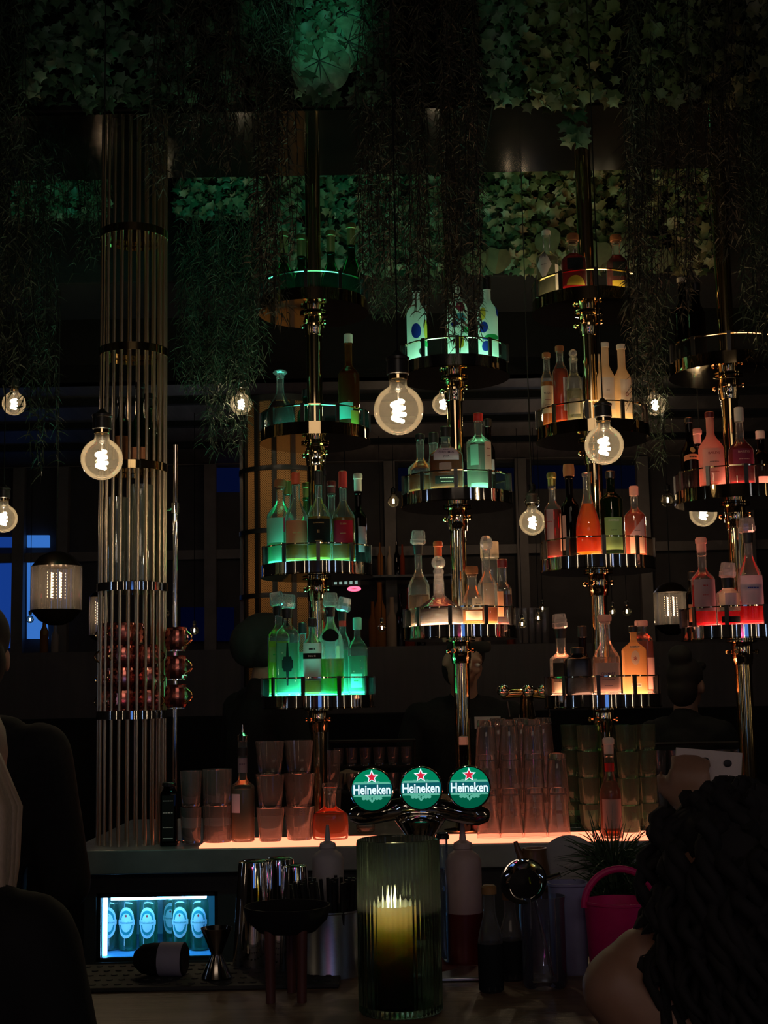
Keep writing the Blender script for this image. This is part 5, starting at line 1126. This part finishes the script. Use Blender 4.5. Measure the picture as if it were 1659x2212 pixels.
for px, py, s, Y, n, u, lb in ((690, 132, .185, 4.46, (0, -1, -.15), (.05, 0, -1), 'large scalloped green leaf hanging lowest, over the green tower pole'), (668, 95, .15, 4.50, (-.3, -1, -.1), (-.35, 0, -1), 'large scalloped leaf half covered, above the lowest one'), (752, 90, .17, 4.48, (.2, -1, -.3), (.75, 0, -.7), 'large scalloped leaf turned sideways beside the lowest one'),
                             (745, 30, .16, 4.52, (.1, -1, .0), (.2, 0, -1), 'large dim scalloped leaf near the top of the photo'), (800, 60, .15, 4.53, (.4, -1, .1), (.6, 0, -.8), 'large dim scalloped leaf farthest from the rod column'), (712, 15, .13, 4.55, (-.2, -1, -.1), (-.2, 0, -1), 'scalloped leaf at the very top above the green tower'), (650, 55, .13, 4.56, (-.4, -1, 0), (-.7, 0, -.7), 'scalloped leaf nearest the rod column')):
    bigleaf(lb, px, py, s, Y, n, u)
# hanging strands
def trailing(label, x0, x1, ytop, ybot, Y, ns, mat, dens=1.0, dep=.25, w=.0022, ll=.038):
    c = at((x0+x1)/2, ytop, Y); root = thing('trailing_plant', label, 'hanging plant', c, 0, 'trailing plants hanging from the planters')
    mb = MB(); st = MB(); g = random.uniform(-.3, .3)
    top = (ZC+.01 if ytop < 0 else c.z+.02)
    for i in range(ns):
        px = random.uniform(x0, x1); t = (px-x0)/(x1-x0)*2-1
        ye = ybot-(ybot-ytop)*(random.random()**2*.55+.10*t*t); yd = Y+random.uniform(-dep/2, dep/2)
        a = at(px, ytop, yd); e = at(px+random.gauss(0, (x1-x0)*.05), ye, yd)
        a.z = top; n = max(6, int((a.z-e.z)/.022*dens)); pts = []
        ph = random.random()*6
        for q in range(n+1):
            s = q/n; p = a.lerp(e, s)+Vector((.012*math.sin(s*9+ph), .012*math.cos(s*7+ph), 0))-c; pts.append(p)
        st.tube(pts[::3]+[pts[-1]], .0011, 3, caps=False)
        for p in pts[2:]:
            for _ in range(2):
                d = Vector((random.gauss(0, .7), random.gauss(0, .7), random.uniform(-1.1, .1)))
                needles(mb, p, d, ll*random.uniform(.6, 1.3), w, 2, .35)
    mb.build('foliage', mat, root); st.build('stems', SOOT, root)
tr = [('over the photo edge, above the lantern', -20, 60, -40, 850, 4.5, 26, FERN), ('second from the photo edge on the lantern side', 60, 130, -40, 1030, 4.9, 22, FERN), ('between the photo edge and the rod column', 130, 235, -40, 600, 5.4, 24, FERN),
      ('wide and dark, over the rod column top', 310, 400, -40, 420, 4.5, 24, FERND), ('above the lit ivy right of the rod column'.replace('right of', 'past'), 400, 530, -40, 370, 4.4, 30, FERND),
      ('brownish, falling in front of the top green shelf', 545, 645, -40, 690, 4.45, 34, FERND), ('long, on the far side of the three-shelf tower', 1345, 1440, -40, 900, 4.5, 32, FERND),
      ('long, between the large bulb and the green tower', 775, 830, -40, 640, 4.5, 22, FERND), ('dense, falling over the white bottles', 850, 935, -40, 700, 4.45, 30, FERND), ('dense, falling before the pole of the three-shelf tower', 950, 1040, -40, 770, 4.4, 34, FERND),
      ('by the edge tower, first from the amber tower', 1440, 1500, -40, 690, 4.5, 20, FERND), ('by the edge tower, above its pole', 1520, 1590, -40, 560, 4.5, 20, FERND), ('at the photo edge beside the edge tower', 1600, 1680, -40, 800, 4.55, 26, FERN)]
for nm, a, b2, y0, y1, Y, n, m in tr: trailing('dark trailing plant '+nm, a, b2, y0, y1, Y, n, m)
tr2 = [('green-lit, between the rod column and the green tower', 385, 480, 470, 860, 6.0, 40, FERN), ('green-lit, nearest the green tower', 475, 575, 470, 830, 6.0, 44, FERN), ('green-lit, behind the white bottles', 800, 890, 430, 690, 6.0, 30, FERN), ('green-lit, beside the pole of the three-shelf tower', 880, 960, 420, 640, 6.0, 26, FERN), ('wispy, low beside the second amber shelf', 1370, 1440, 600, 1020, 6.0, 16, FERN), ('wispy, under the leaf-veiled bulb over the cane column', 430, 545, 700, 985, 6.05, 22, FERN)]
for nm, a, b2, y0, y1, Y, n, m in tr2: trailing('trailing plant '+nm, a, b2, y0, y1, Y, n, m, 1.0, .2, .0018, .045)

# ================================================================ PEOPLE
SKIN = pm('skin', (.34, .19, .13), .5, 0, .08, 40)
SKIN2 = pm('skin_tan', (.30, .16, .10), .5, 0, .08, 40)
HAIRD = pm('dark_hair', (.006, .004, .004), .85, 0, .3, 60, stretch=(40, 40, 3))
HAIRB = pm('blonde_hair', (.40, .29, .20), .45, 0, .3, 60, stretch=(60, 60, 2))
TEE = pm('black_cotton', (.012, .012, .013), .85, 0, .2, 80, spec=.2)
TRO = pm('dark_trousers', (.015, .015, .02), .8, 0, .2, 80, spec=.2)
DRESS = pm('dusky_top', (.055, .035, .04), .8, 0, .2, 80, spec=.2)
def remesh(o, vox, sm=3):
    m = o.modifiers.new('skin_join', 'REMESH'); m.mode = 'VOXEL'; m.voxel_size = vox; m.use_smooth_shade = True
    s = o.modifiers.new('soften', 'SMOOTH'); s.factor = .5; s.iterations = sm
def head_into(b, c, M=None, s=1.0):
    """skull, jaw, brow, nose, lips, chin and ears, facing local -Y"""
    def P(x, y, z): v = Vector((x, y, z))*s; return (Vector(c)+(M @ v if M else v))
    rot = M.to_euler() if M else (0, 0, 0)
    b.ell(P(0, .012, .02), (.074*s, .092*s, .098*s), 18, rot); b.ell(P(0, -.018, -.045), (.056*s, .066*s, .068*s), 16, rot)
    b.ell(P(0, -.066, -.098), (.024*s, .02*s, .02*s), 10, rot)
    b.cap(P(-.036, -.078, .022), P(.036, -.078, .022), .012*s, .012*s, 8)
    b.cap(P(0, -.083, .014), P(0, -.104, -.026), .008*s, .0125*s, 8); b.ell(P(.011, -.094, -.029), (.008*s,)*3, 8, rot); b.ell(P(-.011, -.094, -.029), (.008*s,)*3, 8, rot)
    b.cap(P(-.018, -.083, -.058), P(.018, -.083, -.058), .007*s, .007*s, 8); b.cap(P(-.015, -.081, -.069), P(.015, -.081, -.069), .0075*s, .0075*s, 8)
    for q in (-1, 1):
        b.ell(P(q*.036, -.066, -.018), (.022*s, .02*s, .018*s), 10, rot); b.ell(P(q*.077, .012, -.012), (.010*s, .02*s, .032*s), 10, rot)
def hand_into(b, w, d, side, curl=.9, up=Vector((0, 0, 1)), s=1.0):
    """palm with four bent fingers and a thumb; d points along the hand, up is the back of the hand"""
    d = d.normalized(); up = (up-d*up.dot(d)).normalized(); x = d.cross(up)*side
    b.cap(w, w+d*.03*s, .026*s, .028*s, 10)
    pal = w+d*.075*s
    for k in range(4):
        o = (k-1.5)*.0195*s; L = (.068, .078, .072, .056)[k]*s
        p0 = w+d*.02*s+x*o*.75; p1 = pal+x*o; b.cap(p0, p1, .014*s, .0115*s, 8)
        a = curl*.5; q = p1
        for j, f in enumerate((.45, .32, .23)):
            dd = d*math.cos(a)-up*math.sin(a); n = q+dd*L*f; b.cap(q, n, (.0098-.0012*j)*s, (.0090-.0012*j)*s, 8); q = n; a += curl*.75
    t0 = w+d*.022*s-x*.026*s; t1 = t0+(d*.6-x*.75-up*.25).normalized()*.036*s; t2 = t1+(d*.9-x*.1-up*.5).normalized()*.03*s
    b.cap(t0, t1, .014*s, .011*s, 8); b.cap(t1, t2, .0105*s, .0085*s, 8)
def person(label, loc, rz, arms, H=1.76, skin=SKIN, shirt=TEE, headrot=(0, 0, 0), sleeve=.5, fem=False, hair=None, lean=0, vox=.009, extra=None):
    """standing figure facing local -Y; arms = two (elbow, wrist) pairs in body space, right hand of the figure first"""
    from mathutils import Euler
    s = H/1.76; root = thing('person', label, 'person', loc, rz)
    sw = (.165 if fem else .19)*s; b = MB()
    pel = Vector((0, 0, .95*s)); ch = Vector((0, -lean*.6, 1.28*s)); nk = Vector((0, -lean, 1.47*s)); hd = Vector((0, -lean-.025*s, 1.635*s))
    HM = Euler(headrot).to_matrix().to_4x4()
    b.ell(pel, (.165*s, .115*s, .13*s)); b.cap(pel, ch, .125*s, .13*s, 16); b.ell(ch+Vector((0, 0, .03)), (.17*s, .115*s, .17*s))
    for q in (-1, 1): b.cap(ch+Vector((q*.07, 0, .06)), nk+Vector((q*(sw-.01), .01, -.06*s)), .10*s, .062*s, 12)
    b.cap(nk-Vector((0, -.015, .05)), hd+Vector((0, .02, -.06)), .062*s, .052*s, 14); b.cap(nk+Vector((-.1*s, .015, -.03)), nk+Vector((.1*s, .015, -.03)), .05*s, .05*s, 12)
    head_into(b, hd, HM, s)
    cl = MB(); tr = MB()
    cl.ell(pel+Vector((0, 0, .03)), (.182*s, .132*s, .12*s)); cl.cap(pel, ch, .14*s, .146*s, 16); cl.ell(ch+Vector((0, 0, .03)), (.185*s, .13*s, .178*s)); cl.cap(nk+Vector((-.1*s, .015, -.035)), nk+Vector((.1*s, .015, -.035)), .066*s, .066*s, 12); cl.cap(nk+Vector((0, .01, -.06)), nk+Vector((0, .016, .012)), .078*s, .068*s, 14)
    for q in (-1, 1): cl.cap(ch+Vector((q*.07, 0, .06)), nk+Vector((q*(sw-.01), .01, -.06*s)), .115*s, .075*s, 12)
    for q, (el, wr) in zip((-1, 1), arms):
        sh_ = nk+Vector((q*sw, .01, -.065*s)); el = Vector(el); wr = Vector(wr)
        b.cap(sh_, el, .052*s, .041*s, 12); b.cap(el, wr, .041*s, .027*s, 12); hand_into(b, wr, (wr-el), -q, s=s*.98, up=Vector((0, -.3, 1)) if abs((wr-el).normalized().z) < .8 else Vector((0, -1, 0)))
        e2 = sh_.lerp(el, min(1, sleeve*1.2)); cl.cap(sh_, e2, .068*s, .060*s, 12)
        hip = pel+Vector((q*.09*s, 0, -.03)); kn = Vector((q*.10*s, -.01, .5*s)); an = Vector((q*.10*s, .02, .07*s))
        b.cap(hip, kn, .085*s, .056*s, 12); b.cap(kn, an, .054*s, .036*s, 12); b.cap(an+Vector((0, .02, -.03)), an+Vector((0, -.15, -.04)), .035*s, .028*s, 10)
        tr.cap(hip, kn, .10*s, .07*s, 12); tr.cap(kn, an, .068*s, .055*s, 12)
    tr.ell(pel-Vector((0, 0, .02)), (.178*s, .128*s, .12*s))
    bo = b.build('body', skin, root); remesh(bo, vox)
    c = cl.build('shirt', shirt, root); remesh(c, .012); t = tr.build('trousers', TRO, root); remesh(t, .014)
    e = MB()
    for q in (-1, 1): e.ell(hd+HM.to_3x3() @ (Vector((q*.034, -.0755, .002))*s), (.0125*s, .011*s, .010*s), 12)
    e.build('eyes', pm('eye', (.5, .48, .45), .2), root)
    if hair:
        h = MB(); hair(h, hd, HM.to_3x3(), s); o = h.build('hair', extra or HAIRD, root, sharp=89)
        if not extra: remesh(o, .008, 2)
    return root, nk, ch, hd, s
def shorthair(h, c, M, s):
    h.ell(c+M @ Vector((0, .022, .045))*s, (.082*s, .098*s, .088*s), 18); h.ell(c+M @ Vector((0, .06, -.02))*s, (.07*s, .058*s, .08*s), 14); h.cap(c+M @ Vector((-.05, -.06, .085))*s, c+M @ Vector((.05, -.06, .085))*s, .025*s, .025*s)
def bunhair(h, c, M, s):
    shorthair(h, c, M, s); h.ell(c+M @ Vector((0, .07, .13))*s, (.055*s, .05*s, .05*s), 14)
def caphair(h, c, M, s):
    h.ell(c+M @ Vector((0, .03, .05))*s, (.098*s, .125*s, .105*s), 18); h.cap(c+M @ Vector((-.06, .06, -.02))*s, c+M @ Vector((.06, .06, -.02))*s, .05*s, .05*s); h.ell(c+M @ Vector((0, .11, .02))*s, (.07*s, .07*s, .09*s), 14)
# bartender behind the three-shelf tower: black tee with white print, head bowed, hands at work
Y = 6.08; x = at(1003, 1500, Y).x
P2, nk, ch, hd, s = person('bartender with short hair in a black printed tee, head bowed behind the pole', (x, Y, 0), 0, (((-.30, -.03, 1.14), (-.10, -.22, 1.16)), ((.30, -.05, 1.14), (.13, -.24, 1.17))), H=1.86, headrot=(-.0, .35, .25), hair=shorthair, sleeve=.75)
b = MB(); wv = [(-.055, -.155, 1.49), (.0, -.16, 1.49), (.055, -.155, 1.49), (.055, -.16, 1.44), (0, -.166, 1.44), (-.055, -.16, 1.44)]
b.add([Vector(v)+Vector((.085, -.022, .01)) for v in wv], [(0, 1, 4, 5), (1, 2, 3, 4)]); pr = b.build('shirt_print', paper('print_white', (.75, .73, .7), 0), P2)
lettering('em Bros', .034, lambda xx, yy: (.085+xx, -.1905, 1.475+yy), INK, P2, width=.088, bold=.02)
# bartender at the cane column, seen from behind with a dark cap of hair
Y = 6.05; x = at(560, 1500, Y).x
person('bartender in black with a full head of dark hair, leaning beside the cane column', (x, Y, 0), 2.2, (((-.30, -.08, 1.2), (-.2, -.3, 1.25)), ((.33, -.05, 1.2), (.3, -.3, 1.2))), H=1.93, hair=caphair, sleeve=.9, lean=.03, headrot=(.1, 0, 0))
# waitress with a bun behind the amber tower
Y = 6.2; x = at(1480, 1500, Y).x
person('waitress in black with her hair in a bun, turned away behind the amber tower', (x, Y, 0), 2.6, (((-.27, -.04, 1.12), (-.2, -.26, 1.1)), ((.27, -.02, 1.12), (.24, -.2, 1.0))), H=1.74, fem=True, hair=bunhair, sleeve=.7)
# tall guest in black at the photo edge
Y = 3.35; x = at(-74, 1500, Y).x
person('tall guest in a black shirt standing at the edge of the photo, seen from behind', (x, Y, 0), 3.0, (((-.235, -.05, 1.17), (-.13, -.24, 1.2)), ((.235, -.05, 1.17), (.13, -.26, 1.2))), H=1.84, hair=shorthair, sleeve=1.0, headrot=(.05, 0, .6))
# blonde guest with a dark coat at the photo edge, nearer
def longhair(h, c, M, s):
    h.ell(c+M @ Vector((0, .015, .03))*s, (.09*s, .105*s, .108*s), 18)
    for k in range(26):
        a = PI*(.0+1.0*k/25); x, y = math.cos(a), math.sin(a)
        p0 = c+M @ Vector((x*.07, y*.08+.01, .03))*s; p1 = c+M @ Vector((x*.105, y*.10+.02, -.12))*s; p2 = c+M @ Vector((x*(.11+.01*math.sin(k*5)), y*.10+.035, -.31+.03*math.sin(k*3.3)))*s
        pass
        for e in range(4):
            j = Vector((math.sin(k*7+e*2)*.012, math.cos(k*5+e)*.012, 0)); h.tube([p0+j*.6, (p0+p1)/2+j*1.2+Vector((x, y, 0))*.012, p1+j, (p1+p2)/2+j*.7, p2+j+Vector((0, 0, math.sin(k*3+e)*.03))], [.011, .011, .010, .008, .003], 6)
Y = 1.84; x = at(-140, 1700, Y).x
person('guest with long straight blonde hair in a dark coat, cut off by the photo edge', (x, Y, 0), PI-.30, (((-.20, -.02, 1.05), (-.19, -.06, .82)), ((.20, -.02, 1.05), (.19, -.06, .82))), H=1.62, fem=True, hair=longhair, extra=HAIRB, sleeve=1.0, shirt=SOOT)
# woman on the right of the bar: custom pose, elbow on the bar, hand raised with a card
W = thing('person', 'woman with a mass of dark curly hair and bare shoulders, holding up a white card', 'person', (0, 0, 0))
YW = 1.86
sl_ = at(1345, 2085, YW); nkW = at(1500, 2050, YW+.02); hdW = at(1588, 1920, YW); sr_ = at(1700, 2120, YW+.03); chW = Vector((nkW.x+.03, YW-.0, 1.02)); plW = Vector((nkW.x+.04, YW-.03, .72))
el_ = at(1490, 2125, 2.20); el_.z = ZK+.045; wr_ = at(1492, 1758, 2.20)
b = MB()
b.ell(plW, (.165, .125, .14)); b.cap(plW, chW, .12, .125, 16); b.ell(chW+Vector((0, 0, .10)), (.155, .105, .16))
b.cap(sl_-Vector((0, 0, .03)), chW+Vector((-.05, 0, .14)), .055, .10, 14); b.cap(sr_-Vector((0, 0, .03)), chW+Vector((.05, 0, .14)), .055, .10, 14)
b.cap(nkW-Vector((0, 0, .07)), hdW-Vector((0, 0, .05)), .058, .05, 14); b.cap(sl_.lerp(nkW, .3)-Vector((0, 0, .0)), sr_.lerp(nkW, .3), .045, .045, 12)
HMW = Matrix.Rotation(2.45, 4, 'Z'); head_into(b, hdW, HMW, .95)
b.cap(sl_-Vector((0, 0, .02)), el_, .048, .036, 12); b.cap(el_, wr_, .038, .025, 12)
hand_into(b, wr_, Vector((.05, .1, 1)), 1, 1.25, Vector((-.3, -1, 0)), .85)
er_ = sr_+Vector((.05, .12, -.26)); er_.z = max(er_.z, ZK+.05); b.cap(sr_-Vector((0, 0, .02)), er_, .048, .036, 12); b.cap(er_, er_+Vector((-.05, .24, .0)), .036, .026, 12); hand_into(b, er_+Vector((-.05, .24, .005)), Vector((-.2, 1, -.1)), -1, .6)
for q in (-1, 1):
    hp_ = plW+Vector((q*.09, 0, -.02)); kn = Vector((hp_.x+q*.02, YW+.16, .60)); an = Vector((hp_.x, YW+.05, .075)); b.cap(hp_, kn, .085, .058, 12); b.cap(kn, an, .054, .036, 12); b.cap(an+Vector((0, -.03, -.035)), an+Vector((0, .13, -.045)), .034, .026, 10)
bo = b.build('body', SKIN2, W); remesh(bo, .008)
c = MB(); c.ell(plW, (.18, .14, .15)); c.cap(plW, chW, .136, .14, 16); c.ell(chW+Vector((0, 0, .06)), (.168, .118, .13)); o = c.build('top', DRESS, W); remesh(o, .011)
c = MB(); c.tube([sl_.lerp(nkW, .42)+Vector((0, -.105, -.12)), sl_.lerp(nkW, .42)+Vector((0, -.05, .038)), sl_.lerp(nkW, .45)+Vector((.01, .06, .0))], .006, 8); c.build('strap', SOOT, W)
h = MB(); h.ell(hdW+Vector((0, -.005, .03)), (.086, .10, .10), 20); h.ell(hdW+Vector((.01, -.04, -.07)), (.105, .08, .13), 18)
for k in range(210):
    a = random.uniform(0, 2*PI); up_ = random.random(); z0 = .10-.20*up_
    rr = .095*math.sqrt(max(.15, 1-((z0-.02)/.15)**2))
    p = hdW+Vector((math.cos(a)*rr, math.sin(a)*rr-.01, z0)); out_ = Vector((math.cos(a), math.sin(a), -.4))
    if math.sin(a) > .55 and z0 < .05: continue
    if k % 3 == 0: z0 = .12-.05*up_; rr = .08*up_; p = hdW+Vector((math.cos(a)*rr, math.sin(a)*rr-.01, .138-.06*up_*up_))
    pts = []; L_ = random.uniform(.12, .30); ph = random.random()*6
    for q in range(13):
        t = q/12; pts.append(p+out_*(.03*math.sin(t*2.2))+Vector((.014*math.cos(t*14+ph), .014*math.sin(t*14+ph), -L_*t*(.4+.6*t))))
    h.tube(pts, [.011*(1-.55*q/12) for q in range(13)], 6)
h.build('hair', HAIRD, W, sharp=89)
cd = wr_+Vector((.02, .05, .075))
o = MB().box((0, 0, 0), (.105, .004, .05), Matrix.Rotation(.1, 4, 'Y')).build('card', col('card_white', (205, 190, 180), .6), None, at(1530, 1655, 2.23), bevel=.001)
tag(o, 'white card held up in the raised hand of the curly-haired woman', 'card')
for i, dx in enumerate((-.035, -.005, .03)): MB().ell((dx, -.0032, .012-.004*i), (.007, .0012, .006), 10).build('spot', INK, o)
